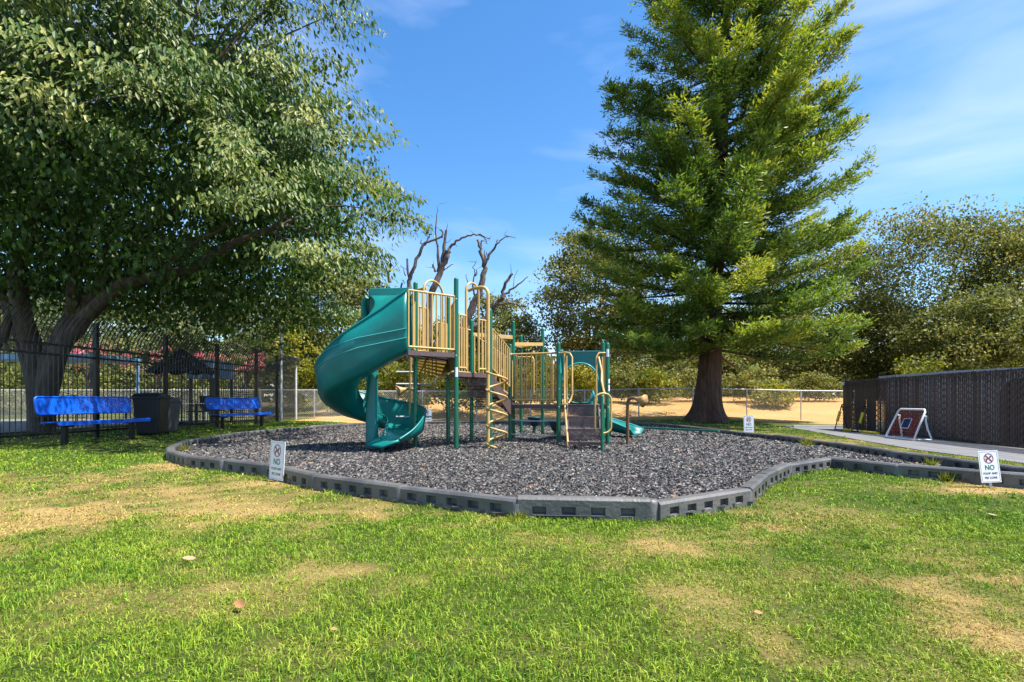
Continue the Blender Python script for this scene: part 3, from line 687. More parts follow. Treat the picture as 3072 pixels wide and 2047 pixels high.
bb = thing('balance_beam', 'long low green balance beam at the rear of the mulch', 'balance beam', (4.2, 14.7, .03))
a, b = np.array((3.25, 15.65, .19)), np.array((5.28, 13.9, .17))
MB().bar(a, b, .11, .05).build('beam', mk('dark_green_beam', (.03, .15, .10), .5, .15, 5), bb)
for t in (.12, .82): q = a+(b-a)*t; MB().bar((q[0], q[1], -.05), (q[0], q[1], .15), .07, .07).build('leg', GREEN, bb)
for x, y, z_, lb in ((.62, 15.2, .5, 'dark teal stepping pod between the rear overhead posts'), (1.15, 14.4, .42, 'dark teal stepping pod behind the right front post')):
    t = thing('stepping_pod', lb, 'stepping pod', (x, y, .03), 'stepping pods behind the low deck')
    MB().lathe((x, y, 0), [(.001, z_-.01), (.19, z_), (.20, z_-.02), (.18, z_-.06), (.10, z_-.24), (.05, z_-.28), (.001, z_-.28)], 20).build('pod_top', mk('dark_teal_plastic', (.004, .05, .055), .5), t)
    MB().tube([(x, y, -.05), (x, y, z_-.25)], .045, 10).build('stem', GREEN, t)

# ------------------------------------------------------------------ signs
def text_mesh(body, size, mat, cx, z, fwd, parent, rot, loc, nm, bold=0.0, sx=1.0):
    cu = bpy.data.curves.new(nm, 'FONT'); cu.body = body; cu.size = size; cu.align_x = 'CENTER'; cu.align_y = 'CENTER'; cu.offset = bold; cu.extrude = .0006
    tmp = bpy.data.objects.new('tmp', cu); link(tmp); dg = bpy.context.evaluated_depsgraph_get()
    me = bpy.data.meshes.new_from_object(tmp.evaluated_get(dg)); bpy.data.objects.remove(tmp)
    co = np.empty(len(me.vertices)*3); me.vertices.foreach_get('co', co); co = co.reshape(-1, 3)
    co = np.stack([co[:, 0]*sx+cx, -fwd-co[:, 2], co[:, 1]+z], -1); me.vertices.foreach_set('co', co.ravel()); me.update()
    me.materials.clear(); me.materials.append(mat)
    o = link(bpy.data.objects.new(nm, me)); o.parent = parent; return o
def sign(loc, wd, ht, yaw, lean, roll, label, z0=.0, stake=True):
    t = thing('lawn_sign', label, 'sign', loc, 'small no dog mess signs around the mulch pit')
    t.rotation_euler = (lean, roll, yaw)
    def B(m, nm, mat, par=t, **k):
        me = m.mesh(nm, mat); o = link(bpy.data.objects.new(nm, me)); o.parent = par
        if k.get('bevel'): md = o.modifiers.new('b', 'BEVEL'); md.width = k['bevel']; md.segments = 2
        return o
    pnl = B(MB().box((-wd/2, -.003, z0), (wd/2, .003, z0+ht)), 'sign_panel', SIGNW)
    if stake: B(MB().bar((0, .016, -.15), (0, .016, z0+ht*.8), .03, .006, (0, 1, 0)), 'stake', GALV)
    b_ = wd*.035; e = wd*.055; fr = MB()
    for (xa, za), (xb, zb) in (((-wd/2+e, z0+e), (wd/2-e, z0+e)), ((-wd/2+e, z0+ht-e), (wd/2-e, z0+ht-e)), ((-wd/2+e, z0+e+.004), (-wd/2+e, z0+ht-e-.004)), ((wd/2-e, z0+e+.004), (wd/2-e, z0+ht-e-.004))):
        fr.bar((xa, -.0042, za), (xb, -.0042, zb), b_*.35, .0012, (0, 1, 0))
    B(fr, 'border_line', GREYL, pnl)
    r = wd*.245; cz = z0+ht*.755; rg = MB(); n_ = 32; vv_ = []
    for i in range(n_):
        a_ = 2*math.pi*i/n_; vv_ += [(r*math.cos(a_), -.0046, cz+r*math.sin(a_)), (r*.84*math.cos(a_), -.0046, cz+r*.84*math.sin(a_))]
    rg.add(vv_, [(2*i, 2*i+1, (2*i+3) % (2*n_), (2*i+2) % (2*n_)) for i in range(n_)])
    q_ = r*.66; wq = r*.09
    rg.add([(-q_-wq, -.0054, cz+q_-wq), (-q_+wq, -.0054, cz+q_+wq), (q_+wq, -.0054, cz-q_+wq), (q_-wq, -.0054, cz-q_-wq)], [(0, 3, 2, 1)])
    B(rg, 'red_ring', PRR, pnl)
    dg_ = [(-.62, -.35), (-.55, -.62), (-.38, -.62), (-.34, -.36), (-.12, -.1), (.16, .02), (.14, -.3), (.26, -.32), (.34, .1), (.48, .2), (.66, .22), (.64, .36), (.42, .46), (.32, .56), (.26, .42), (.1, .2), (-.3, .06), (-.5, -.1), (-.72, .05), (-.66, -.12)]
    B(MB().add([(x_*r, -.0038, cz+z_*r) for x_, z_ in dg_], [tuple(range(len(dg_)))]), 'dog_silhouette', PRD, pnl)
    text_mesh('NO', ht*.215, PRG, 0, z0+ht*.465, .0042, pnl, None, None, 'lettering', ht*.004, .92)
    text_mesh('POOP AND', ht*.092, PRD, 0, z0+ht*.285, .0042, pnl, None, None, 'lettering', ht*.0008, .98)
    text_mesh('PEE ZONE', ht*.092, PRD, 0, z0+ht*.15, .0042, pnl, None, None, 'lettering', ht*.0008, .98)
    return t
GREYL = mk('grey_print', (.36, .37, .42), .5, .05, 5)
sign((-2.79, 6.44, float(gz(-2.79, 6.44))-.0), .305, .457, R(-36), R(-3), R(1.0), 'white no poop sign by the lawn edge left of the slide', .02)
sign((5.27, 5.98, float(gz(5.27, 5.98))), .225, .35, R(2), R(-6), R(-2.5), 'white no poop sign leaning in front of the border at the grey path', .06)
sign((-3.27, 20.95, float(gz(-3.2, 20.9))), .36, .56, R(2), 0, 0, 'white no poop sign behind the rear border under the tall deck', .06)
sign((5.98, 13.75, float(gz(6, 13.8))), .27, .43, R(6), 0, R(-1), 'white no poop sign on grass near the redwood trunk', .15)

# ------------------------------------------------------------------ benches
def bench(p0, p1, label):
    p0 = np.array(p0); p1 = np.array(p1); d = (p1-p0)/np.hypot(*(p1-p0)); nn = np.array((d[1], -d[0])); Ln = np.hypot(*(p1-p0)); c_ = (p0+p1)/2; zg = float(gz(*(c_+nn*.3)))
    t = thing('park_bench', label, 'bench', (c_[0]+nn[0]*.3, c_[1]+nn[1]*.3, zg), 'blue perforated benches along the black fence')
    def pt(u, v, z): q_ = p0+d*u+nn*v; return (q_[0], q_[1], zg+z)
    n_ = int(Ln/.036)
    m = MB(); m.perf(pt(0, 0, .92), pt(Ln, 0, .92), pt(Ln, .06, .60), pt(0, .06, .60), n_, 9, .34)
    o = m.build('backrest', BLUE, t)
    rr = .05; prof = []
    ring = [pt(rr, 0, .925), pt(Ln-rr, 0, .925), pt(Ln-.01, .008, .90), pt(Ln, .012, .85), pt(Ln, .05, .66), pt(Ln-.012, .055, .615), pt(Ln-rr, .06, .595), pt(rr, .06, .595), pt(.012, .055, .615), pt(0, .05, .66), pt(0, .012, .85), pt(.01, .008, .90), pt(rr, 0, .925)]
    MB().tube(ring, .017, 8).build('backrest_rim', BLUE, o)
    m = MB(); m.perf(pt(0, .14, .43), pt(Ln, .14, .43), pt(Ln, .50, .455), pt(0, .50, .455), n_, 10, .34); o = m.build('seat', BLUE, t)
    m = MB().tube([pt(0, .13, .40), pt(0, .14, .43), pt(0, .50, .455), pt(0, .525, .42), pt(0, .52, .39)], .012, 6)
    m.add([pt(0, .51, .455), pt(Ln, .51, .455), pt(Ln, .535, .435), pt(0, .535, .435), pt(Ln, .535, .385), pt(0, .535, .385)], [(0, 1, 2, 3), (3, 2, 4, 5)])
    m.tube([pt(Ln, .13, .40), pt(Ln, .14, .43), pt(Ln, .50, .455), pt(Ln, .525, .42), pt(Ln, .52, .39)], .012, 6)
    m.tube([pt(0, .52, .445), pt(Ln, .52, .445)], .016, 7); m.tube([pt(0, .14, .43), pt(Ln, .14, .43)], .016, 7); m.build('seat_rim', BLUE, o)
    for u_ in (.30, Ln-.30):
        m = MB(); m.bar(pt(u_, .33, -.2), pt(u_, .33, .38), .085, .085, (0, 1, 0)); m.tube([pt(u_, .52, .37), pt(u_, .14, .37)], .02, 8)
        m.build('leg', BLACKM, t)
    for u_ in (.12, Ln-.12):
        MB().tube([pt(u_, .5, .385), pt(u_, .2, .375), pt(u_, .08, .39), pt(u_, .03, .46), pt(u_, .03, .62), pt(u_, -.012, .86)], .02, 8).build('back_bracket', BLACKM, t)
bench((-8.95, 10.2), (-8.72, 12.4), 'bright blue perforated bench beside the trash carts')
bench((-8.95, 15.9), (-8.45, 18.2), 'darker blue perforated bench near the far end of the black fence')

# ------------------------------------------------------------------ wheeled trash carts
def cart(x, y, rz, mat, label, s=1.0):
    zg = float(gz(x, y)); t = thing('trash_cart', label, 'trash cart', (x, y, zg), 'wheeled trash carts by the benches'); t.rotation_euler = (0, 0, rz); t.scale = (s, s, s)
    def B(m, nm, mt, par=t, bevel=0):
        o = link(bpy.data.objects.new(nm, m.mesh(nm, mt))); o.parent = par
        if bevel: md = o.modifiers.new('b', 'BEVEL'); md.width = bevel; md.segments = 3; md.limit_method = 'ANGLE'
        return o
    m = MB(); a_, b_ = .25, .27; c_, d_ = .32, .36
    m.hexa([(-a_, -b_, .03), (a_, -b_, .03), (a_, b_, .03), (-a_, b_, .03), (-c_, -d_, 1.0), (c_, -d_, 1.0), (c_, d_, 1.0), (-c_, d_, 1.0)]); body = B(m, 'body', mat, t, .05)
    B(MB().hexa([(-c_-.03, -d_-.03, .955), (c_+.03, -d_-.03, .955), (c_+.03, d_+.03, .955), (-c_-.03, d_+.03, .955), (-c_-.03, -d_-.03, 1.0), (c_+.03, -d_-.03, 1.0), (c_+.03, d_+.03, 1.0), (-c_-.03, d_+.03, 1.0)]), 'rim', mat, body, .012)
    m = MB(); m.hexa([(-c_-.02, -d_-.05, 1.003), (c_+.02, -d_-.05, 1.003), (c_+.02, d_+.02, 1.003), (-c_-.02, d_+.02, 1.003), (-c_+.06, -d_+.05, 1.09), (c_-.06, -d_+.05, 1.09), (c_-.06, d_-.06, 1.12), (-c_+.06, d_-.06, 1.12)]); B(m, 'lid', mat, t, .025)
    B(MB().tube([(-.22, d_+.02, .96), (-.22, d_+.1, 1.0), (.22, d_+.1, 1.0), (.22, d_+.02, .96)], .018, 8), 'handle', mat)
    for sx in (-1, 1):
        B(MB().lathe((sx*.27, .26, .13), [(.001, 0), (.12, 0), (.13, .01), (.13, .05), (.12, .06), (.001, .06)], 18, (sx, 0, 0)), 'wheel', BLACKM)
    for z_ in (.45,): B(MB().bar((-.30, -.335, z_), (.30, -.335, z_), .02, .03), 'rib', mat, body)
cart(-8.86, 13.4, R(12), BINB, 'black wheeled trash cart at the end of the bright blue bench', .94)
cart(-9.13, 14.35, R(4), BING, 'grey wheeled trash cart half hidden behind the black one', .84)

# ------------------------------------------------------------------ ornamental black fence on the left
of = thing('metal_fence', 'tall black picket fence with inward curved tops behind the benches', 'fence', (-9.7, 12.6, .1))
def ofx(y): return OX(y) if y < 19.35 else OX(19.35)-(y-19.35)*.105
zb = .1
pyk = np.arange(6.2, 24.0, .116)
prof = [(0, .0), (0, 1.95)]+[(.34*(1-math.cos(R(t))), 1.95+.62*math.sin(R(t))) for t in (18, 36, 54, 70)]
prof = [(0, .06), (0, 1.98), (.035, 2.16), (.10, 2.34), (.20, 2.50), (.34, 2.66)]
me = MB().tube([(u_, 0, v) for u_, v in prof], .0125, 4, False).mesh('picket', BLACKF)
for y in pyk: inst('picket', me, of, (ofx(y), y, zb))
for z_, hh in ((2.04, .045), (1.83, .045), (.16, .045)):
    for ya, yb in ((6.0, 19.35), (19.35, 24.0)):
        MB().bar((ofx(ya+.001), ya, zb+z_), (ofx(yb), yb, zb+z_), .04, hh).build('rail', BLACKF, of)
me = MB().box((-.045, -.045, -.2), (.045, .045, 2.6)).box((-.055, -.055, 2.603), (.055, .055, 2.63)).mesh('post', BLACKF)
for y in (8.1, 10.35, 12.6, 14.85, 17.1, 19.35, 21.6): inst('post', me, of, (ofx(y), y, zb))
lp = MB().tube([(ofx(21.75)+.12, 21.75, 0), (ofx(21.75)+.12, 21.75, 3.9)], .05, 12).build('metal_pole', GALV); tag(lp, 'thin galvanised pole rising behind the black picket fence', 'pole')

# ------------------------------------------------------------------ chain link fence at the back
cf = thing('chain_link_fence', 'low galvanised chain link fence along the dry field', 'fence', (0, 25, 0))
CY = 24.6; x0, x1 = -26.0, 15.6; Hf = 1.36
cz = lambda x_: float(gz(x_, CY))*.55
xsf = np.arange(x0, x1+.01, 2.44)
for x_ in xsf: MB().post(x_, CY, -.1, cz(x_)+Hf+.04, .03, 8).build('post', GALV, cf)
MB().post(-9.55, 24.1, -.1, 2.5, .045, 10).build('post', GALV, cf)
MB().tube([(x_, CY-.0, cz(x_)+Hf) for x_ in xsf], .023, 8).build('top_rail', GALV, cf)
m = MB(); wv = []; wf = []; st_ = .085
for sgn in (1, -1):
    for x_ in np.arange(x0, x1, st_):
        xa, xb = (x_, x_+Hf*.8) if sgn > 0 else (x_+Hf*.8, x_)
        if max(xa, xb) > x1: continue
        za, zb_ = cz(xa)+.03, cz(xb)+Hf-.01; w2 = .0037 if x_ > -9.6 else .0011; o_ = len(wv); yy_ = CY-.03+(.006 if sgn > 0 else 0)
        wv += [(xa-w2, yy_, za), (xa+w2, yy_, za), (xa, yy_-.006, za), (xb-w2, yy_, zb_), (xb+w2, yy_, zb_), (xb, yy_-.006, zb_)]
        wf += [(o_, o_+1, o_+4, o_+3), (o_+1, o_+2, o_+5, o_+4), (o_+2, o_, o_+3, o_+5)]
m.add(wv, wf); wm = m.build('wire_mesh', WIRE, cf); wm['kind'] = 'stuff'

# ------------------------------------------------------------------ slatted fence on the right
sf = thing('slatted_fence', 'black chain link fence woven with dark privacy slats by the path', 'fence', (FX(12), 12, 0))
SH = 1.57; y0, y1 = 6.4, 17.8; dyn = math.hypot(1, .115); ang = math.atan2(.115, 1)
rs_ = np.random.default_rng(5)
mes = []
for v in range(5):
    wd = .0175+.004*rs_.random() if v < 4 else .029; sw = .006*rs_.normal()
    mes.append(MB().hexa([(-.004, -wd, .04), (.004, -wd, .04), (.004, wd, .04), (-.004, wd, .04), (-.004+sw*.3, -wd+sw, SH+.02), (.004+sw*.3, -wd+sw, SH+.02), (.004+sw*.3, wd+sw, SH+.02), (-.004+sw*.3, wd+sw, SH+.02)]).mesh('slat', SLAT))
for y in np.arange(y0, y1, .062):
    yj = y+rs_.normal(0, .003)
    inst('slat', mes[rs_.integers(4) if y < 15.6 else 4], sf, (FX(yj)+.012*math.sin(yj*9), yj, rs_.normal(0, .01)), 0, (rs_.normal(0, .004), 0, -ang+rs_.normal(0, .1)))
for y in (6.4, 9.2, 12.0, 14.9, 17.8):
    MB().post(FX(y)+.045, y, -.1, SH+.05, .028, 10).build('post', BLACKF, sf)
MB().tube([(FX(y0)+.04, y0, SH), (FX(y1)+.04, y1, SH)], .02, 8).build('top_rail', BLACKF, sf)
m = MB(); wv = []; wf = []
for sgn in (1, -1):
    for y in np.arange(y0, y1-.9, .085):
        ya, yb = (y, y+SH*.55) if sgn > 0 else (y+SH*.55, y); o_ = len(wv); w2 = .0035; ox = -.018 if sgn > 0 else .018
        for yy_, z_ in ((ya, .03), (yb, SH)):
            wv += [(FX(yy_)+ox, yy_-w2, z_), (FX(yy_)+ox, yy_+w2, z_), (FX(yy_)+ox-.006, yy_, z_)]
        wf += [(o_, o_+1, o_+4, o_+3), (o_+1, o_+2, o_+5, o_+4), (o_+2, o_, o_+3, o_+5)]
m.add(wv, wf); wm = m.build('wire_mesh', BLACKF, sf); wm['kind'] = 'stuff'
MB().box((FX(17.75)-.03, 17.66, 1.45), (FX(17.75)-.02, 17.8, 1.55)).build('name_tag', SIGNW, sf)

sh = thing('storage_shed', 'long low shed with pale flat metal roof behind the slatted fence', 'shed', (12.6, 12.5, 0))
MB().box((11.15, 8.0, -.1), (14.5, 16.2, 1.58)).build('wall', SHEDW, sh)
MB().hexa([(10.95, 8, 1.585), (14.7, 8, 1.585), (14.7, 14.0, 1.585), (10.95, 14.0, 1.585), (10.95, 8, 1.63), (14.7, 8, 1.67), (14.7, 14.0, 1.74), (10.95, 14.0, 1.70)]).build('roof', SHEDR, sh)
MB().hexa([(11.0, 14.05, 1.585), (14.7, 14.05, 1.585), (14.7, 16.35, 1.585), (11.0, 16.35, 1.585), (11.0, 14.05, 1.69), (14.7, 14.05, 1.72), (14.7, 16.35, 1.72), (11.0, 16.35, 1.68)]).build('roof', SHEDR, sh)
m = MB(); dv = [(11.13, 12.0+.45*math.cos(R(a)), 1.0+.45*math.sin(R(a))) for a in range(0, 181, 15)]; dv = [(11.13, 12.45, .0)]+dv+[(11.13, 11.55, .0)]
m.add(dv, [tuple(range(len(dv)))]); m.build('arched_door', BLACKM, sh, solid=.03)

# ------------------------------------------------------------------ goals
def netgrid(m, p00, p10, p11, p01, nu, nv, r):
    p00, p10, p11, p01 = [np.array(q_, float) for q_ in (p00, p10, p11, p01)]; Bq = lambda u_, v: p00*(1-u_)*(1-v)+p10*u_*(1-v)+p11*u_*v+p01*(1-u_)*v
    for i in range(1, nu): m.tube([Bq(i/nu, 0), Bq(i/nu, .5)+np.array((.015, 0, 0)), Bq(i/nu, 1)], r, 3, False, False)
    for j in range(1, nv): m.tube([Bq(0, j/nv), Bq(.5, j/nv)+np.array((.02, 0, 0)), Bq(1, j/nv)], r, 3, False, False)
    return Bq
gl = thing('soccer_rebounder', 'white tube rebounder goal with red net leaning by the slatted fence', 'goal', (9.5, 13.3, .012))
bl, br = np.array((9.42, 13.75, .035)), np.array((9.38, 12.72, .035)); tl, tr = np.array((9.72, 13.67, .74)), np.array((9.69, 12.76, .74))
MB().tube([bl, bl+(tl-bl)*.93, tl+(tr-tl)*.05, tr+(tl-tr)*.05, br+(tr-br)*.93, br, bl], .024, 9).build('frame', WHITE, gl)
for a_, b_ in ((bl, tl), (br, tr)):
    e = a_+(b_-a_)*.78; bk = a_+np.array((.42, 0, 0))
    MB().tube([e, e+np.array((.08, 0, .0)), (bk[0]-.12, e[1], e[2]-.08), (bk[0]-.08, e[1], .3), (bk[0], a_[1], .04)], .02, 8).build('brace', WHITE, gl)
    MB().tube([a_, bk], .02, 8).build('foot_tube', WHITE, gl)
m = MB(); Bq = netgrid(m, bl, br, tr, tl, 10, 8, .0045); m.build('net', REDNET, gl)
m = MB(); c4 = [Bq(u_, v)+np.array((-.008, 0, 0)) for u_, v in ((.38, .36), (.66, .36), (.66, .68), (.38, .68))]; netgrid(m, *c4, 6, 5, .010); t_ = m.build('target_net', NAVY, gl)
MB().tube([c4[0], c4[1], c4[2], c4[3], c4[0]], .009, 6).build('target_edge', WHITE, t_)
g2 = thing('mini_goal', 'small black goal with yellow padded posts at the far fence end', 'goal', (10.05, 16.6, .012))
for y in (17.45, 16.05):
    a_ = np.array((FX(y)-.42, y, .03)); b_ = np.array((FX(y)-.18, y+.02, .82))
    MB().tube([a_, b_], .018, 8).build('upright', BLACKM, g2); MB().tube([a_+(b_-a_)*.32, a_+(b_-a_)*.72], .04, 10).build('yellow_pad', YEL, g2)
MB().tube([(FX(17.45)-.18, 17.47, .82), (FX(16.05)-.18, 16.07, .82)], .018, 8).build('crossbar', BLACKM, g2)
MB().tube([(FX(17.45)-.42, 17.45, .03), (FX(16.05)-.42, 16.05, .03), (FX(15.2)-.32, 14.6, .03)], .018, 8).build('ground_bar', BLACKM, g2)
for ya, yb in ((16.9, 16.4), (15.8, 15.0)): MB().tube([(FX(ya)-.42, ya, .045), (FX(yb)-.40, yb, .045)], .04, 10).build('yellow_pad', YEL, g2)
m = MB(); netgrid(m, (FX(17.45)-.42, 17.45, .03), (FX(16.05)-.42, 16.05, .03), (FX(16.05)-.18, 16.07, .82), (FX(17.45)-.18, 17.47, .82), 14, 9, .004); m.build('net', BLACKM, g2)
MB().tube([(FX(17.45)-.18, 17.47, .82), (FX(17.4)-.06, 17.4, .03)], .015, 7).build('brace', BLACKM, g2); MB().tube([(FX(16.05)-.18, 16.07, .82), (FX(16)-.06, 16.0, .03)], .015, 7).build('brace', BLACKM, g2)

# ------------------------------------------------------------------ foliage
def leaves(cen, axis, nor, ln, wd, folded=True):
    """pointed leaves: cen = stalk end, axis = leaf direction, nor = face normal"""
    M = len(cen); axis = nrm(axis); side = nrm(np.cross(axis, nor)); nor = np.cross(side, axis)
    l_ = ln[:, None]; w2 = (wd*.5)[:, None]
    if folded:
        V = np.stack([cen, cen+axis*l_*.3+side*w2+nor*w2*.35, cen+axis*l_*.68+side*w2*.75+nor*w2*.2, cen+axis*l_, cen+axis*l_*.68-side*w2*.75+nor*w2*.2, cen+axis*l_*.3-side*w2+nor*w2*.35], 1)
        F_ = (np.arange(M)*6)[:, None, None]+np.array([[0, 1, 2, 3], [0, 3, 4, 5]])[None]; return V.reshape(-1, 3), F_.reshape(-1, 4), 6
    V = np.stack([cen, cen+axis*l_*.45+side*w2, cen+axis*l_, cen+axis*l_*.45-side*w2], 1)
    F_ = (np.arange(M)*4)[:, None]+np.array([[0, 1, 2, 3]]); return V.reshape(-1, 3), F_, 4
def rdir(r, n_): return nrm(r.normal(size=(n_, 3)))
def limb(m, pts, r0, r1, n=8, jit=0, r=None):
    pts = [np.array(p_, float) for p_ in pts]; res = [pts[0]]
    for i in range(len(pts)-1):      # catmull style refinement
        p0 = pts[max(i-1, 0)]; p1 = pts[i]; p2 = pts[i+1]; p3 = pts[min(i+2, len(pts)-1)]
        for t in (.34, .67, 1.0):
            q_ = .5*((2*p1)+(-p0+p2)*t+(2*p0-5*p1+4*p2-p3)*t*t+(-p0+3*p1-3*p2+p3)*t**3)
            if jit and r is not None: q_ = q_+r.normal(0, jit, 3)
            res.append(q_)
    N_ = len(res); m.tube(res, [r0+(r1-r0)*(i/(N_-1))**.8 for i in range(N_)], n)
    return res

# --- big leafy tree, left
r = np.random.default_rng(21)
T1 = thing('shade_tree', 'huge spreading shade tree with drooping leaves behind the benches', 'tree', (-13.2, 15, .12))
stems = [([(95, 995), (92, 900), (80, 820), (45, 700), (42, 600), (75, 540), (95, 430), (110, 330), (130, 200)], 15.0, .42, .09),
         ([(92, 960), (70, 830), (10, 690), (-80, 560), (-200, 420)], 15.2, .36, .1),
         ([(100, 960), (115, 830), (160, 735), (175, 640), (182, 500), (225, 330), (300, 180)], 14.7, .34, .08),
         ([(104, 940), (135, 810), (195, 735), (262, 668), (330, 642), (430, 618), (540, 560), (640, 520)], 14.0, .32, .07),
         ([(102, 930), (145, 790), (205, 700), (247, 632), (310, 556), (410, 480), (520, 380)], 14.6, .28, .06),
         ([(92, 440), (126, 428), (150, 396), (172, 350)], 14.0, .10, .05), ([(186, 600), (212, 578), (252, 566), (300, 562), (380, 545)], 13.6, .11, .05), ([(30, 700), (-10, 800), (-60, 700)], 14.6, .15, .07),
         ([(70, 560), (30, 470), (20, 380), (60, 240)], 14.2, .13, .05), ([(360, 635), (430, 570), (520, 520), (560, 500)], 12.8, .08, .03), ([(200, 480), (280, 400), (360, 330), (420, 260)], 13, .09, .03)]
m = MB()
tips = []
for pl, Yd, ra_, rb_ in stems:
    q_ = [D(x_, y_, Yd-(.6*i/len(pl)*2 if i > 2 else 0)) for i, (x_, y_) in enumerate(pl)]
    res = limb(m, q_, ra_*.78, rb_, 10, .02, r); tips += res[len(res)//2:]
trk = m.build('trunk', DBARK, T1)
cen0 = np.array((-10.2, 14.9, 6.9)); rad = np.array((7.6, 6.4, 7.6))
def crown_pts(n_, fmin, fmax):
    out_ = []
    while len(out_) < n_:
        d = nrm(r.normal(size=(1, 3)))[0]
        f_ = fmin+(fmax-fmin)*r.random()**.55
        bump = .86+.3*fbm(np.array([d[0]*2.4+5]), np.array([d[2]*2.4+d[1]*1.9]), 40, 3)[0]
        p_ = cen0+d*rad*f_*bump
        zlow = 3.05+.5*max(0, (-9.5-p_[0])/3)+.25*max(0, 12-p_[1])+.5*r.random()+1.0*float(ss((-5.2-p_[0])/1.6)*ss((14-p_[1])/2))
        if p_[2] < zlow: continue
        if p_[1] < 8.0: continue
        xm = np.interp(p_[2], [2.8, 3.8, 5.5, 7.7, 9.6, 11, 14], [-5.6, -3.9, -3.05, -3.35, -4.1, -4.6, -7])*p_[1]/13.0
        if p_[0] > xm: continue
        out_.append(np.concatenate([p_, d, [f_]]))
    return np.array(out_)
cl = crown_pts(500, .66, 1.03)
CV = []; CF = []; CT = []; o_ = 0
def add_leaves(res, tint):
    global o_
    V, F_, k = res; CV.append(V); CF.append(F_+o_); CT.append(np.repeat(tint, k)); o_ += len(V)
for row in cl:
    p_, d, f_ = row[:3], row[3:6], row[6]
    if p_[0] < -.99*p_[1]-2.5 and r.random() < .6: continue
    near = p_[1] < 13
    nL = 290 if near else 150
    if p_[2] > 12.5: nL = 110
    Lb = .8+.75*r.random(); Wb = .55+.45*r.random(); dr_ = .15+.35*r.random()
    az = math.atan2(d[1], d[0])+r.normal(0, .45); dh = np.array((math.cos(az), math.sin(az))); pp = np.array((-dh[1], dh[0]))
    u_ = r.random(nL)**.8*1.25-.25; v_ = r.normal(0, .55, nL)
    # leaves hang from side twigs along the bough
    kq = np.round(u_*7)/7+r.normal(0, .02, nL); vv_ = v_*Wb*(1.05-.5*np.maximum(kq, 0))
    pos = np.stack([p_[0]+dh[0]*(kq*Lb+abs(vv_)*.35)+pp[0]*vv_, p_[1]+dh[1]*(kq*Lb+abs(vv_)*.35)+pp[1]*vv_, p_[2]+.12*kq-dr_*kq*abs(kq)*Lb*.6-.28*vv_**2-.16*r.random(nL)], -1)+r.normal(0, .07, (nL, 3))
    ax = np.stack([dh[0]*.45+pp[0]*np.sign(vv_)*.3, dh[1]*.45+pp[1]*np.sign(vv_)*.3, -np.ones(nL)], -1)+r.normal(0, .42, (nL, 3))
    no = np.stack([np.full(nL, dh[0]*.8), np.full(nL, dh[1]*.8), np.full(nL, .75)], -1)+r.normal(0, .33, (nL, 3))
    sc_ = 1.0 if near else 1.2
    ln = (.075+.11*r.random(nL))*sc_; tint = np.clip(.5+r.normal(0, .17)+r.normal(0, .17, nL), 0, 1)
    add_leaves(leaves(pos, ax, no, ln, ln*.38, near), tint) if near else add_leaves(tuple(leaves(pos, ax, no, ln, ln*.46, False)), tint)
# looser inner foliage that closes the crown; darker tint paints in its shade
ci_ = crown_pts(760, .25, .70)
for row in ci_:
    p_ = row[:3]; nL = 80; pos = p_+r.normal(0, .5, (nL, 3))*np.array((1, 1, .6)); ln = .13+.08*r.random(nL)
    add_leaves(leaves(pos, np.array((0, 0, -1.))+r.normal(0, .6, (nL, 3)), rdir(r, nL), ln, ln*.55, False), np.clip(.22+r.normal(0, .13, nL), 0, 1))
# thin twigs from limbs to clusters
m = MB(); tips = np.array(tips)
for row in cl[r.choice(len(cl), 210, replace=False)]:
    p_ = row[:3]; j = np.argmin(((tips-p_)**2).sum(1)); q_ = tips[j]; dd = np.linalg.norm(p_-q_)
    if dd > 5.5: continue
    md_ = (p_+q_)/2+np.array((0, 0, .12*dd))+r.normal(0, .1, 3); limb(m, [q_, md_, p_], .022+.008*dd, .008, 5)
m.build('branches', DBARK, T1)
LEAFA = leafmat('shade_tree_leaf', [(0.0, (.025, .055, .013)), (1.0, (.44, .43, .14)), (.38, (.075, .145, .023)), (.7, (.22, .26, .062))], .34, .45, .36)
def quads(VL, FL): return np.concatenate(VL), np.concatenate(FL)
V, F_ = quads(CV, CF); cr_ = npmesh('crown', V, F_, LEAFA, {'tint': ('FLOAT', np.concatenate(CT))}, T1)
cr_['kind'] = 'stuff'

# --- redwood
r = np.random.default_rng(33)
T2 = thing('redwood_tree', 'tall conical redwood with feathery foliage and thick reddish trunk', 'tree', (7.85, 22, .15))
base = np.array((7.85, 22.0)); topx = np.array((9.2, 22.0)); HT = 30.0
def taxis(z_): t = z_/HT; return base+(topx-base)*(t**.9 if t > 0 else 0)
m = MB(); na = 72; zs = np.concatenate([np.linspace(-.2, 1.2, 15), np.linspace(1.4, 6, 22), np.linspace(6.5, HT, 26)])
vv = []
for z_ in zs:
    c_ = taxis(max(z_, 0)); rr = .43*(1-z_/HT*.93)+.43*math.exp(-max(z_, 0)/.42)*.62+.1*math.exp(-max(z_, 0)/1.5)
    for k in range(na):
        a = 2*math.pi*k/na; ridge = vnoise(k*1.0/na*26+(3 if k < na else 0), z_*.55+7)*.6+vnoise(k/na*13, z_*.9)*.4
        lob = 1+.16*math.exp(-max(z_, 0)/.5)*math.sin(a*5+.6)
        q_ = rr*lob*(.84+.32*ridge*(1 if k < na-2 else .5)); vv.append((c_[0]+q_*math.cos(a), c_[1]+q_*math.sin(a), z_+.15))
m.add(vv, [(i*na+k, i*na+(k+1) % na, (i+1)*na+(k+1) % na, (i+1)*na+k) for i in range(len(zs)-1) for k in range(na)], True)
m.build('trunk', ORBARK, T2)
MB().tube([(8.5, 21.9, 2.2), (8.72, 21.8, 2.3)], [.09, .05], 8).build('branch_stub', ORBARK, T2)
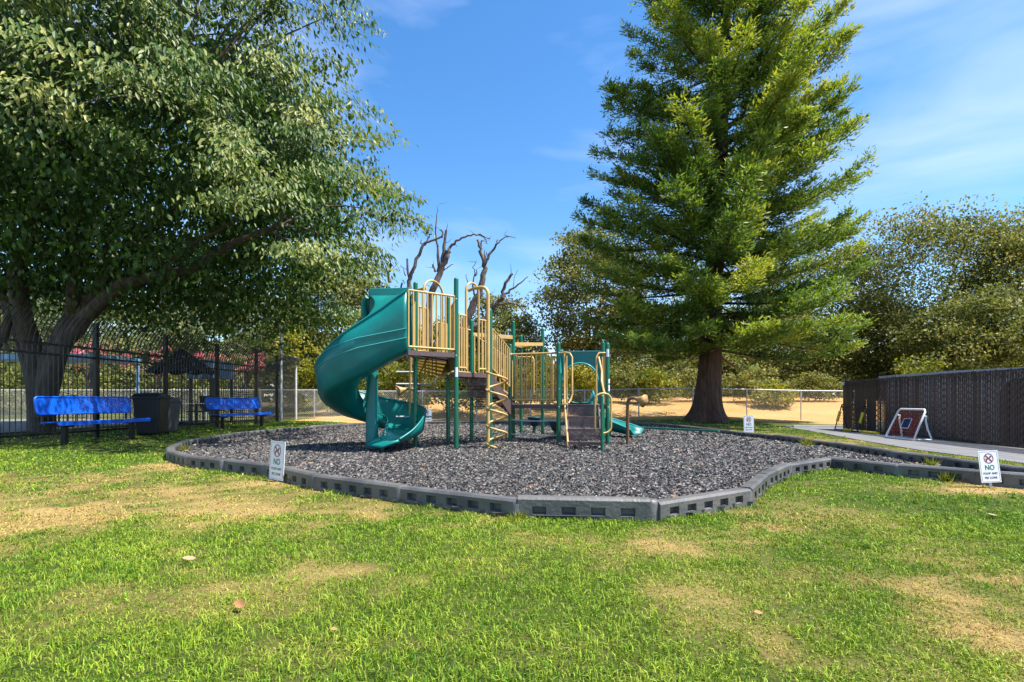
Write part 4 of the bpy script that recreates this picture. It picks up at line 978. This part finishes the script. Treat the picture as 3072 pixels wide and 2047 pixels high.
def rcone(z_):       # crown radius at height
    return np.interp(z_, [2.2, 3.2, 5, 8, 12, 17, 22, 27, 29.5], [4.5, 5.6, 5.7, 5.2, 4.4, 3.9, 3.1, 1.7, .4])
CV = []; CF = []; CT = []; o_ = 0; bm_ = MB()
z_ = 2.9
while z_ < 29.3:
    nb = 11 if z_ < 12 else (8 if z_ < 19 else 4)
    a0 = r.random()*6.28
    for k in range(nb):
        zz = z_+r.normal(0, .18); a = a0+6.283*k/nb+r.normal(0, .22); Lb = rcone(zz)*(.66+.44*r.random()**.8)
        if r.random() < .22: Lb *= .62
        c_ = taxis(zz); d = np.array((math.cos(a), math.sin(a)))
        back = d[1] > .45 and zz < 22
        s0 = r.normal(.20, .12)-(.16 if zz < 5 else 0); droop = .26+.2*r.random()
        ts = np.linspace(0, 1, 9)
        pts = np.stack([c_[0]+d[0]*Lb*ts, c_[1]+d[1]*Lb*ts, zz+.15+Lb*(s0*ts-droop*ts**1.3*.62+.22*ts**3.2)], -1)
        if zz < 20: bm_.tube(pts, [.06*(1-t*.9)*(Lb/5) for t in ts], 5, True, False)
        ntw = int((12 if back else (96 if zz < 18 else 50))*Lb/4.2)
        t = .16+.84*r.random(ntw)**.75; base_p = np.stack([np.interp(t, ts, pts[:, i]) for i in range(3)], -1)
        sd_ = np.where(r.random(ntw) < .5, 1, -1); perp = np.array((-d[1], d[0]))
        wl = (.30+.75*(1-t)**.6*t**.25)*(.5+.7*r.random(ntw))*min(1.2, Lb/4.2)
        fw = .45+.5*r.random(ntw)
        td = np.stack([d[0]*fw+perp[0]*sd_, d[1]*fw+perp[1]*sd_, r.normal(.22, .34, ntw)], -1); td = nrm(td)
        tb = np.clip(.5+r.normal(0, .17)+.22*(t-.5)+r.normal(0, .1, ntw), 0, 1)
        kk = 12
        u_ = (np.arange(kk)+.5)/kk
        P0 = (base_p[:, None, :]+td[:, None, :]*(wl[:, None]*u_[None])[..., None])
        P0[..., 2] += (-.18*u_**1.5+.20*u_**3)[None]*wl[:, None]*1.0
        side2 = np.where(np.arange(kk) % 2 == 0, 1, -1)[None, :, None]
        sdv = nrm(np.cross(td, np.array((0, 0, 1.))))
        ax = td[:, None, :]*.9+sdv[:, None, :]*side2*.75+np.array((0, 0, .36))+r.normal(0, .36, P0.shape)
        no = np.array((.1, -.25, .8))+r.normal(0, .55, P0.shape)
        P0 = P0.reshape(-1, 3)+r.normal(0, .055, (ntw*kk, 3)); ln = (.11+.12*r.random(len(P0)))
        tint = np.clip(np.repeat(tb, kk)+r.normal(0, .14, len(P0))+.22*np.tile(u_, ntw)-.1, 0, 1)
        V, F_, k4 = leaves(P0, ax.reshape(-1, 3), no.reshape(-1, 3), ln, ln*.29, False)
        CV.append(V); CF.append(F_+o_); CT.append(np.repeat(tint, k4)); o_ += len(V)
    z_ += .43 if z_ < 18 else .8
bm_.build('branches', ORBARK, T2)
V, F_ = quads(CV, CF)
LEAFR = leafmat('redwood_needles', [(0.0, (.02, .045, .012)), (1.0, (.42, .43, .08)), (.4, (.115, .19, .036)), (.72, (.25, .32, .055))], .38, .5, .3)
cr_ = npmesh('crown', V, F_, LEAFR, {'tint': ('FLOAT', np.concatenate(CT))}, T2); cr_['kind'] = 'stuff'
print('redwood quads', len(F_))

# --- generic broadleaf trees and shrubs behind
LEAFO = leafmat('oak_leaf', [(0.0, (.03, .045, .014)), (1.0, (.42, .35, .11)), (.45, (.155, .175, .042)), (.75, (.28, .275, .075))], .36, .5, .22)
LEAFP = leafmat('pale_leaf', [(0.0, (.06, .085, .03)), (1.0, (.40, .38, .20)), (.5, (.17, .2, .08))], .35, .5, .3)
LEAFY = leafmat('yellow_green_leaf', [(0.0, (.06, .09, .012)), (1.0, (.46, .36, .05)), (.5, (.20, .23, .03))], .4, .5, .3)
LEAFK = leafmat('pink_blossom', [(0.0, (.06, .10, .02)), (1.0, (.80, .30, .34)), (.42, (.16, .18, .05)), (.55, (.62, .10, .18))], .3, .6, .2)
def broadleaf(name, label, cat, loc, rad, ncl, nl, ll, mat, seed, group=None, trunk=True, tint0=.5, zmin=None, hollow=.55, bark=BARK, flat=.55, clr=None):
    r = np.random.default_rng(seed); x, y, zg, zc = loc; t = thing(name, label, cat, (x, y, zg), group)
    rad = np.array(rad, float); cen = np.array((x, y, zc)); V_ = []; F__ = []; T_ = []; o = 0; cs_ = []
    zmin = zg+.25 if zmin is None else zmin
    for i in range(ncl):
        d = nrm(r.normal(size=3)); d[1] -= .25 if ll > .1 else 0
        bump = .72+.55*fbm(np.array([d[0]*1.8+seed]), np.array([d[2]*1.8+d[1]]), seed % 50, 3)[0]
        p_ = cen+d*rad*(hollow+(1-hollow)*r.random()**.6)*bump
        if p_[2] < zmin: p_[2] = zmin+r.random()*.6*rad[2]*.5
        cs_.append(p_)
        R0 = (clr or .21*float(rad.mean()))*(.7+.7*r.random())
        pos = p_+nrm(r.normal(size=(nl, 3)))*(R0*r.random(nl)**.5)[:, None]*np.array((1.25, 1.25, flat))
        ln = ll*(.7+.6*r.random(nl)); no = np.array((.15, -.3, .7))+r.normal(0, .55, (nl, 3)); ax = rdir(r, nl)+np.array((0, 0, -.3))
        V, F_, k4 = leaves(pos, ax, no, ln, ln*.62, False)
        tt = np.clip(tint0+r.normal(0, .13)+r.normal(0, .16, nl), 0, 1)
        V_.append(V); F__.append(F_+o); T_.append(np.repeat(tt, k4)); o += len(V)
    if trunk:
        m = MB(); tr_ = .045*rad.mean()+.06; th_ = zc-rad[2]*.25
        limb(m, [(x, y, zg-.1), (x+r.normal(0, .1), y, (zg+th_)/2), (x+r.normal(0, .2), y, th_)], tr_*1.25, tr_*.8, 8)
        for k in range(9):
            q_ = cs_[r.integers(len(cs_))]; s_ = np.array((x, y, zg+(th_-zg)*(.45+.5*r.random()))); limb(m, [s_, (s_*.45+q_*.55)+np.array((0, 0, .2)), q_], tr_*.5, tr_*.1, 6)
        m.build('trunk', bark, t)
    c_ = npmesh('crown' if trunk else 'foliage', np.concatenate(V_), np.concatenate(F__), mat, {'tint': ('FLOAT', np.concatenate(T_))}, t); c_['kind'] = 'stuff'
    return t
def tree_at(sx, top, bot, Yd, hw, ncl, label, mat=LEAFO, seed=1, group='oaks and other trees beyond the back fence', tint0=.5, ll=.19, ry=None, nl=68, name='oak_tree', cat='tree', **kw):
    a_ = P(sx, top, Yd); b_ = P(sx, bot, Yd); x = a_[0]; zg = float(gz(x, Yd)); rz = (a_[2]-b_[2])/2; zc = (a_[2]+b_[2])/2; rx = hw/FPX*Yd
    return broadleaf(name, label, cat, (x, Yd, zg, zc), (rx*1.05, (ry or rx*.8), rz*1.08), ncl, nl, ll, mat, seed, group, tint0=tint0, **kw)
tree_at(2760, 632, 1150, 38, 230, 520, 'broad olive green oak with sky gaps above the slatted fence', seed=101)
tree_at(3060, 640, 1140, 36, 190, 470, 'brownish green oak at the edge above the shed', seed=102, tint0=.55)
tree_at(2470, 740, 1160, 41, 210, 340, 'dark oak right behind the redwood foliage', seed=103, tint0=.42)
tree_at(1770, 690, 1080, 36, 150, 400, 'grey green oak showing left of the redwood crown', seed=104, tint0=.5)
tree_at(2010, 930, 1190, 39, 210, 300, 'shaded oak behind the redwood trunk on its slide side', seed=105, tint0=.42)
tree_at(2290, 920, 1190, 40, 220, 320, 'pale dusty oak behind the trunk and the wire fence', seed=106, tint0=.6)
tree_at(2620, 900, 1190, 40, 190, 260, 'low oak over the corner of the slatted fence', seed=107, tint0=.5)
tree_at(2900, 900, 1180, 33, 210, 300, 'dark bushy oak low behind the pale shed roof', seed=116, tint0=.42)
tree_at(1500, 915, 1190, 37, 125, 260, 'small round oak right of the bare dead limbs', seed=108, tint0=.55)
tree_at(1350, 960, 1190, 38, 110, 190, 'low oak behind the dead tree trunk', seed=109, tint0=.55)
tree_at(1000, 815, 1190, 34, 170, 420, 'dark oak behind the spiral slide hood', seed=110, tint0=.45)
tree_at(1150, 940, 1200, 36, 110, 220, 'oak thicket below the leaning bare branch', seed=111, tint0=.5)
tree_at(690, 870, 1180, 36, 230, 330, 'pale green tree over the far end of the picket fence', LEAFP, 112, tint0=.45, name='pale_tree')
tree_at(400, 890, 1180, 35, 240, 330, 'pale silvery tree behind the pool area umbrella', LEAFP, 113, tint0=.5, name='pale_tree')
tree_at(90, 880, 1180, 33, 220, 260, 'pale tree glimpsed behind the shade tree trunk', LEAFP, 114, tint0=.45, name='pale_tree')
tree_at(-250, 800, 1180, 34, 220, 220, 'pale tree beyond the shade tree', LEAFP, 115, tint0=.45, name='pale_tree')
# shrubs beyond the fence line
for i, (sx, top, Yd, hw, mat, t0, lb) in enumerate((
    (880, 985, 30, 70, LEAFY, .55, 'bright yellow green sapling beyond the end of the picket fence'), (990, 1085, 30, 80, LEAFY, .45, 'yellowish bush beneath the leaning bare branch'), (1120, 1070, 31, 80, LEAFY, .4, 'green yellow bush behind the slide column'),
    (1250, 1050, 31, 80, LEAFY, .5, 'yellow green bush around the dead trunk foot'), (1390, 1060, 32, 80, LEAFY, .5, 'yellow green bush behind the spiral climber'), (1590, 1050, 31, 90, LEAFY, .7, 'golden vine bush behind the low deck balusters'), (1745, 1075, 30, 45, LEAFY, .72, 'golden bush framed by the teal arch panel'),
    (1870, 1090, 31, 80, LEAFO, .45, 'dull green bush right of the arch panel'), (1960, 1110, 30, 60, LEAFY, .45, 'mixed bush over the wire fence near the horn'), (2060, 1100, 32, 90, LEAFO, .5, 'grey green bush beside the redwood trunk, slide side'), (2260, 1110, 31, 90, LEAFO, .55, 'dusty bush just beyond the redwood trunk, path side'),
    (2330, 1150, 29, 55, LEAFY, .6, 'small yellow bush behind the wire fence posts'), (2440, 1120, 32, 90, LEAFO, .5, 'olive bush beside the slatted fence corner'), (2750, 1080, 30, 70, LEAFY, .45, 'light green bush poking above the shed roof'), (3040, 1085, 30, 60, LEAFY, .5, 'brownish yellow bush at the shed roof edge'))):
    Yd = 27.2 if sx < 1450 else (28.3 if sx < 1800 else Yd)
    a_ = P(sx, top, Yd); zg = float(gz(a_[0], Yd)); rz = (a_[2]-zg)/2; rx = hw/FPX*Yd
    broadleaf('shrub', lb, 'shrub', (a_[0], Yd, zg, zg+rz), (rx*1.1, rx*.7, rz*1.15), 70, 42, .14, mat, 200+i, 'shrubs behind the chain link fence', trunk=False, tint0=t0, hollow=.3, clr=.38)
for i, (sx, top, Yd, hw, lb) in enumerate(((60, 1075, 27.5, 110, 'green bush seen low past the shade tree trunk'), (235, 1080, 28, 100, 'green bush seen between the trunk and the bright blue bench'), (400, 1085, 28.5, 100, 'green bush seen above the trash carts'), (560, 1090, 28, 100, 'green bush seen behind the cabana'), (700, 1090, 28, 90, 'green bush seen between the far blue bench and the galvanised end post'))):
    Yd = 27.2 if sx < 1450 else (28.3 if sx < 1800 else Yd)
    a_ = P(sx, top, Yd); zg = float(gz(a_[0], Yd)); rz = (a_[2]-zg)/2; rx = hw/FPX*Yd
    broadleaf('shrub', lb, 'shrub', (a_[0], Yd, zg, zg+rz), (rx*1.15, .9, rz*1.15), 60, 46, .14, LEAFO, 260+i, 'shrubs behind the chain link fence', trunk=False, tint0=.55, hollow=.3, clr=.42)
for i, (sx, top, Yd, hw, lb) in enumerate(((270, 1010, 25.5, 60, 'pink flowering shrub seen past the picket fence near the trunk'), (480, 1035, 26.5, 120, 'pink flowering shrub above the trash carts'), (640, 1050, 27, 70, 'pink flowering shrub over the far blue bench'), (735, 1035, 26, 60, 'deep pink flowering shrub by the yellow sapling'))):
    a_ = P(sx, top, Yd); zg = float(gz(a_[0], Yd)); rx = hw/FPX*Yd; zc = a_[2]-.75
    t = broadleaf('flowering_shrub', lb, 'flowering shrub', (a_[0], Yd, zg, zc), (rx*1.1, .8, .7), 19, 40, .11, LEAFK, 300+i, 'pink shrubs beyond the pool area', trunk=True, tint0=.5, hollow=.3, clr=.25)
# distant wood closing the horizon
r = np.random.default_rng(77); N = 40000; x = r.uniform(-140, 160, N); yb = r.uniform(58, 75, N)
hgt = (3.4+2.6*fbm(x*.16, yb*.05, 8, 4))*np.where(np.abs(x-5) < 12, .8, 1.15)*np.where(x < -15, 1.4, 1); z = r.random(N)**.8*hgt+gz(x, yb)
ln = .8+.7*r.random(N); V, F_, k4 = leaves(np.stack([x, yb, z], -1), rdir(r, N), np.array((0, -.3, .8))+r.normal(0, .5, (N, 3)), ln, ln*.7, False)
wd_ = npmesh('woodland', V, F_, LEAFO, {'tint': ('FLOAT', np.repeat(np.clip(.45+.5*(fbm(x*.3, z*.4, 5)-.5)+r.normal(0, .12, N), 0, 1), k4))}); tag(wd_, 'far wood of dull green trees on the horizon', None, None, 'stuff')

# --- dead tree
DT = thing('dead_tree', 'bare dead tree with jagged grey brown limbs behind the climber', 'tree', (P(1290, 1240, 30)[0], 30, .3))
r = np.random.default_rng(8)
def Q(x, y, Yd=30.0): return P(1100+x/3.733, 580+y/3.733, Yd)
dl = [([(500, 2450), (495, 1700), (475, 1300), (485, 1060), (490, 960), (560, 740), (640, 590), (720, 530), (830, 490), (842, 405)], .22, .06), ([(470, 1060), (470, 900), (455, 740)], .13, .07), ([(440, 920), (415, 860), (380, 800)], .05, .02),
      ([(640, 590), (600, 560), (612, 520)], .04, .03), ([(645, 585), (690, 510), (705, 470), (735, 460)], .07, .025), ([(690, 490), (640, 450), (615, 430)], .03, .015),
      ([(610, 2450), (640, 1900), (690, 1480), (715, 1150), (790, 960), (855, 800), (900, 700), (905, 640)], .34, .16), ([(800, 880), (800, 700), (775, 520), (775, 300), (797, 155)], .13, .02), ([(850, 780), (868, 600), (885, 430)], .16, .09), ([(845, 500), (850, 430), (832, 408)], .05, .04),
      ([(900, 690), (940, 600), (1000, 545), (1100, 492), (1200, 465), (1300, 472), (1375, 505)], .12, .035), ([(1260, 470), (1325, 515), (1350, 580)], .05, .03), ([(865, 865), (910, 830), (968, 788)], .05, .03), ([(775, 880), (760, 850), (742, 808)], .08, .06), ([(905, 680), (950, 655)], .05, .03), ([(960, 590), (1010, 590), (1012, 605)], .03, .015),
      ([(560, 2400), (800, 2080), (950, 1850), (1090, 1500), (1200, 1240), (1270, 1080), (1310, 930), (1322, 800), (1300, 720), (1268, 620), (1245, 525)], .40, .09), ([(1275, 640), (1285, 530)], .07, .05), ([(1322, 800), (1370, 690), (1440, 600), (1500, 535), (1570, 497), (1680, 500)], .12, .02), ([(1435, 605), (1470, 520)], .05, .03), ([(1322, 760), (1318, 640)], .06, .03), ([(1335, 740), (1350, 660)], .04, .03),
      ([(1220, 1160), (1190, 1040), (1212, 900), (1198, 830), (1226, 755)], .07, .02), ([(1215, 930), (1240, 900), (1215, 840)], .04, .015), ([(1130, 1000), (1115, 910)], .03, .02),
      ([(1080, 1550), (1250, 1480), (1390, 1350), (1450, 1250), (1520, 1180), (1550, 1130), (1640, 1070), (1720, 1000), (1812, 938)], .24, .03), ([(1520, 1175), (1540, 1060), (1595, 940), (1632, 900)], .13, .09), ([(1640, 1055), (1655, 960), (1700, 848)], .03, .012),
      ([(1420, 1290), (1530, 1228), (1690, 1245), (1725, 1290), (1780, 1410)], .10, .03), ([(1560, 1225), (1600, 1180), (1690, 1230)], .05, .02), ([(1375, 1200), (1500, 1150), (1510, 1080)], .018, .008), ([(1400, 1130), (1440, 1060)], .012, .006),
      ([(260, 1000), (240, 900), (270, 860)], .14, .1), ([(-550, 1850), (-350, 1720), (-100, 1490), (150, 1380), (300, 1250), (400, 1000)], .11, .07), ([(560, 2300), (470, 1900), (430, 1700)], .1, .05), ([(620, 2200), (500, 2050), (350, 2110), (100, 1900)], .09, .03), ([(640, 2100), (560, 1850), (520, 1700)], .05, .02)]
m = MB()
for pl, ra_, rb_ in dl:
    yo = 30+r.normal(0, .25); res = limb(m, [Q(x_, y_, yo) for x_, y_ in pl], ra_*.78, rb_*.7, 8, .03, r)
    for k in range(2 if ra_ > .06 else 0):
        p_ = np.array(res[r.integers(len(res)//3, len(res))]); e = r.normal(0, 1, 3); e[2] = abs(e[2])*.9; e = e/np.linalg.norm(e); lt = .35+.5*r.random()
        limb(m, [p_, p_+e*lt*.5+r.normal(0, .04, 3), p_+e*lt+r.normal(0, .1, 3)], .022, .007, 5)
m.build('trunk', DEAD, DT)

# ------------------------------------------------------------------ pool area seen through the picket fence
um = thing('patio_umbrella', 'closed dark patio umbrella seen through the picket fence', 'umbrella', (-12.6, 19.0, .12), None)
ux, uy = P(545, 1200, 19)[0], 19.0
um.location = (ux, uy, .12)
m = MB(); 
for k in range(10):
    a0, a1 = 2*math.pi*k/10, 2*math.pi*(k+1)/10; rr = 1.15
    p_ = [(ux, uy, 2.75), (ux+rr*math.cos(a0), uy+rr*math.sin(a0)*.8, 1.95), (ux+rr*.93*math.cos((a0+a1)/2), uy+rr*.93*math.sin((a0+a1)/2)*.8, 1.86), (ux+rr*math.cos(a1), uy+rr*math.sin(a1)*.8, 1.95)]
    m.add(p_, [(0, 1, 2), (0, 2, 3)])
m.build('canopy', CLOTH, um, solid=.02); MB().tube([(ux, uy, .1), (ux, uy, 2.8)], .03, 8).build('pole', BLACKM, um); MB().lathe((ux, uy, .12), [(.35, 0), (.35, .06), (.1, .1), (.001, .1)], 16).build('base', BLACKM, um)
um['label'] = 'open dark patio umbrella seen through the picket fence'
def canopy_thing(name, label, cat, sx0, sx1, y0_, y1_, Yd, mat, post_mat, dpt=1.6):
    a_ = P(sx0, y0_, Yd); b_ = P(sx1, y1_, Yd); t = thing(name, label, cat, ((a_[0]+b_[0])/2, Yd, .12))
    m = MB(); m.box((a_[0], Yd, b_[2]), (b_[0], Yd+dpt, a_[2])); m.build('canopy', mat, t)
    for x_ in (a_[0]+.08, b_[0]-.08):
        for yy_ in (Yd+.1, Yd+dpt-.1): MB().bar((x_, yy_, .1), (x_, yy_, b_[2]), .08, .08).build('post', post_mat, t)
canopy_thing('pool_cabana', 'blue grey fabric cabana by the pool behind the picket fence', 'cabana', 560, 640, 1080, 1135, 20.5, BCLOTH, BLACKM)
canopy_thing('shade_pergola', 'pale blue post and beam shelter past the shade tree trunk', 'shelter', -60, 285, 1062, 1078, 19.0, SKYBLUE, SKYBLUE, 2.4)
# lounge chairs and table
def lounger(x, y, rz, label):
    zg = .13; t = thing('pool_chair', label, 'chair', (x, y, zg), 'dark chairs on the pool deck'); t.rotation_euler = (0, 0, rz)
    def B(m, nm, mt): o = link(bpy.data.objects.new(nm, m.mesh(nm, mt))); o.parent = t
    B(MB().box((-.28, -.28, .40), (.28, .28, .44)), 'seat', CLOTH); B(MB().hexa([(-.28, .26, .46), (.28, .26, .46), (.28, .30, .46), (-.28, .30, .46), (-.28, .38, 1.0), (.28, .38, 1.0), (.28, .41, 1.0), (-.28, .41, 1.0)]), 'backrest', CLOTH)
    for sx in (-.26, .26):
        for sy in (-.26, .26): B(MB().bar((sx, sy, 0), (sx, sy, .4), .03, .03), 'leg', BLACKM)
        B(MB().bar((sx, -.28, .62), (sx, .3, .64), .04, .025), 'armrest', BLACKM)
for sx, Yd, rz, lb in ((470, 18.6, .4, 'dark pool chair just behind the grey trash cart'), (600, 19.6, -.6, 'dark pool chair beside the umbrella base'), (640, 21.5, 1.4, 'dark pool chair by the blue grey cabana'), (190, 19.5, .2, 'dark pool chair under the pale blue shelter')):
    lounger(P(sx, 1200, Yd)[0], Yd, rz, lb)
def table(x, y, label):
    zg = .13; t = thing('pool_table', label, 'table', (x, y, zg))
    MB().lathe((x, y, zg), [(.001, .70), (.5, .70), (.52, .715), (.5, .73), (.001, .73)], 24).build('tabletop', WHITE, t); MB().tube([(x, y, zg), (x, y, zg+.7)], .04, 10).build('leg', BLACKM, t); MB().lathe((x, y, zg), [(.3, 0), (.3, .03), (.05, .06), (.001, .06)], 18).build('base', BLACKM, t)
table(P(590, 1200, 18.4)[0], 18.4, 'round white table on the pool deck behind the fence')

# ------------------------------------------------------------------ small things on the lawn
def fallen_leaf(sx, sy, size, rz, mat, label, curl=.5, tilt=0.3):
    size = size*.82
    Yd = FPX*EYE/(sy-HY); x = (sx-CX)/FPX*Yd; zg = float(gz(x, Yd))+.035; m = MB(); vv_ = []; n_ = 9
    for i in range(n_):
        t = i/(n_-1); wv_ = .28*math.sin(math.pi*min(1, t*.98+.02))**.8*(1+.18*math.sin(t*19))
        for s_ in (-1, -.5, 0, .5, 1):
            u_ = (t-.5); zz = curl*.3*(s_*wv_)**2*4+.25*curl*u_*u_; vv_.append((u_*size, s_*wv_*size, zz*size))
    m.add(vv_, [(i*5+j, i*5+j+1, (i+1)*5+j+1, (i+1)*5+j) for i in range(n_-1) for j in range(4)], True)
    m.tube([(-.5*size, 0, .06*size*curl), (-.72*size, .04*size, .0)], .02*size, 5)
    o = link(bpy.data.objects.new('fallen_leaf', m.mesh('fallen_leaf', mat))); o.location = (x, Yd, zg); o.rotation_euler = (tilt, .15, rz); tag(o, label, 'leaf', 'fallen leaves on the lawn')
fallen_leaf(720, 1838, .085, -.5, DRYLEAF, 'largest curled brown leaf lying in green grass', .8, .7)
fallen_leaf(568, 1692, .09, .5, PALELEAF, 'pale bleached leaf lying on the dry patch', .4, .35)
fallen_leaf(2978, 1557, .10, .2, PALELEAF, 'tan flat leaf in green grass below the leaning sign', .3, .2)
fallen_leaf(2275, 1860, .05, .1, DRYLEAF, 'small orange leaf alone in bright green grass', .5, .4)
fallen_leaf(2692, 1797, .045, 1.0, DRYLEAF, 'small orange leaf on the bare dry patch', .5, .4)
fallen_leaf(2387, 1790, .04, 2.0, DRYLEAF, 'tiny rust leaf between green grass and dry patch', .5, .4)
fallen_leaf(2530, 1560, .06, 1.2, DRYLEAF, 'dark brown leaf in grass below the inward corner of the border', .6, .5)
fallen_leaf(1002, 1912, .035, .4, DRYLEAF, 'tiny brown leaf sunk in lush grass near the bottom edge', .5, .4)
r = np.random.default_rng(91); N = 150; ly = 4.6+13*r.random(N)**1.6; lx = r.uniform(-6.5, 6.5, N); k = inpoly(lx, ly, PIT); lx, ly = lx[k], ly[k]; N = len(lx)
V, F_, k4 = leaves(np.stack([lx, ly, mz(lx, ly)+.03+.01*r.random(N)], -1), np.concatenate([r.normal(size=(N, 2)), r.normal(0, .15, (N, 1))], 1), np.array((0, 0, 1.))+r.normal(0, .3, (N, 3)), .035+.04*r.random(N), .02+.02*r.random(N), True)
ll_ = npmesh('leaf_litter', V, F_, DRYLEAF); tag(ll_, 'scattered small brown leaf litter on the mulch', None, None, 'stuff')
def weed(x, y, n_, h, seed, label, mat):
    r = np.random.default_rng(seed); zg = float(gz(x, y)); az = r.random(n_)*6.28; e = r.random(n_)*.9+.15
    ax = np.stack([np.cos(az)*e, np.sin(az)*e, np.ones(n_)], -1); ln = h*(.5+.6*r.random(n_)); c_ = np.stack([x+r.normal(0, .03, n_), y+r.normal(0, .03, n_), np.full(n_, zg)], -1)
    V, F_, k4 = leaves(c_, ax, rdir(r, n_), ln, np.full(n_, .012), False)
    o = npmesh('weed_tuft', V-np.array((x, y, zg)), F_, mat, {'tint': ('FLOAT', np.repeat(np.clip(r.normal(.5, .2, n_), 0, 1), k4))}); o.location = (x, y, zg); tag(o, label, 'weed', 'weeds along the border')
weed(5.9, 10.9, 110, .28, 1, 'bright green weed tuft inside the border near the path bend', LEAFY)
weed(6.35, 7.7, 90, .2, 2, 'grassy weed tuft on the path side of the border', LEAFY)
weed(5.85, 7.6, 50, .22, 3, 'thin weed tuft in the mulch in front of the border wall', LEAFY)
weed(-6.0, 9.95, 60, .2, 4, 'dry weed tuft at the pointed end of the mulch pit', LEAFY)
weed(-2.55, 6.32, 60, .14, 5, 'dark weed tuft beside the foot of the left sign', LEAFO)
weed(5.12, 6.42, 60, .14, 6, 'green weed tuft at the foot of the leaning sign', LEAFY)
weed(.06, 4.36, 40, .10, 7, 'small weed tuft at the foot of the front border', LEAFY)
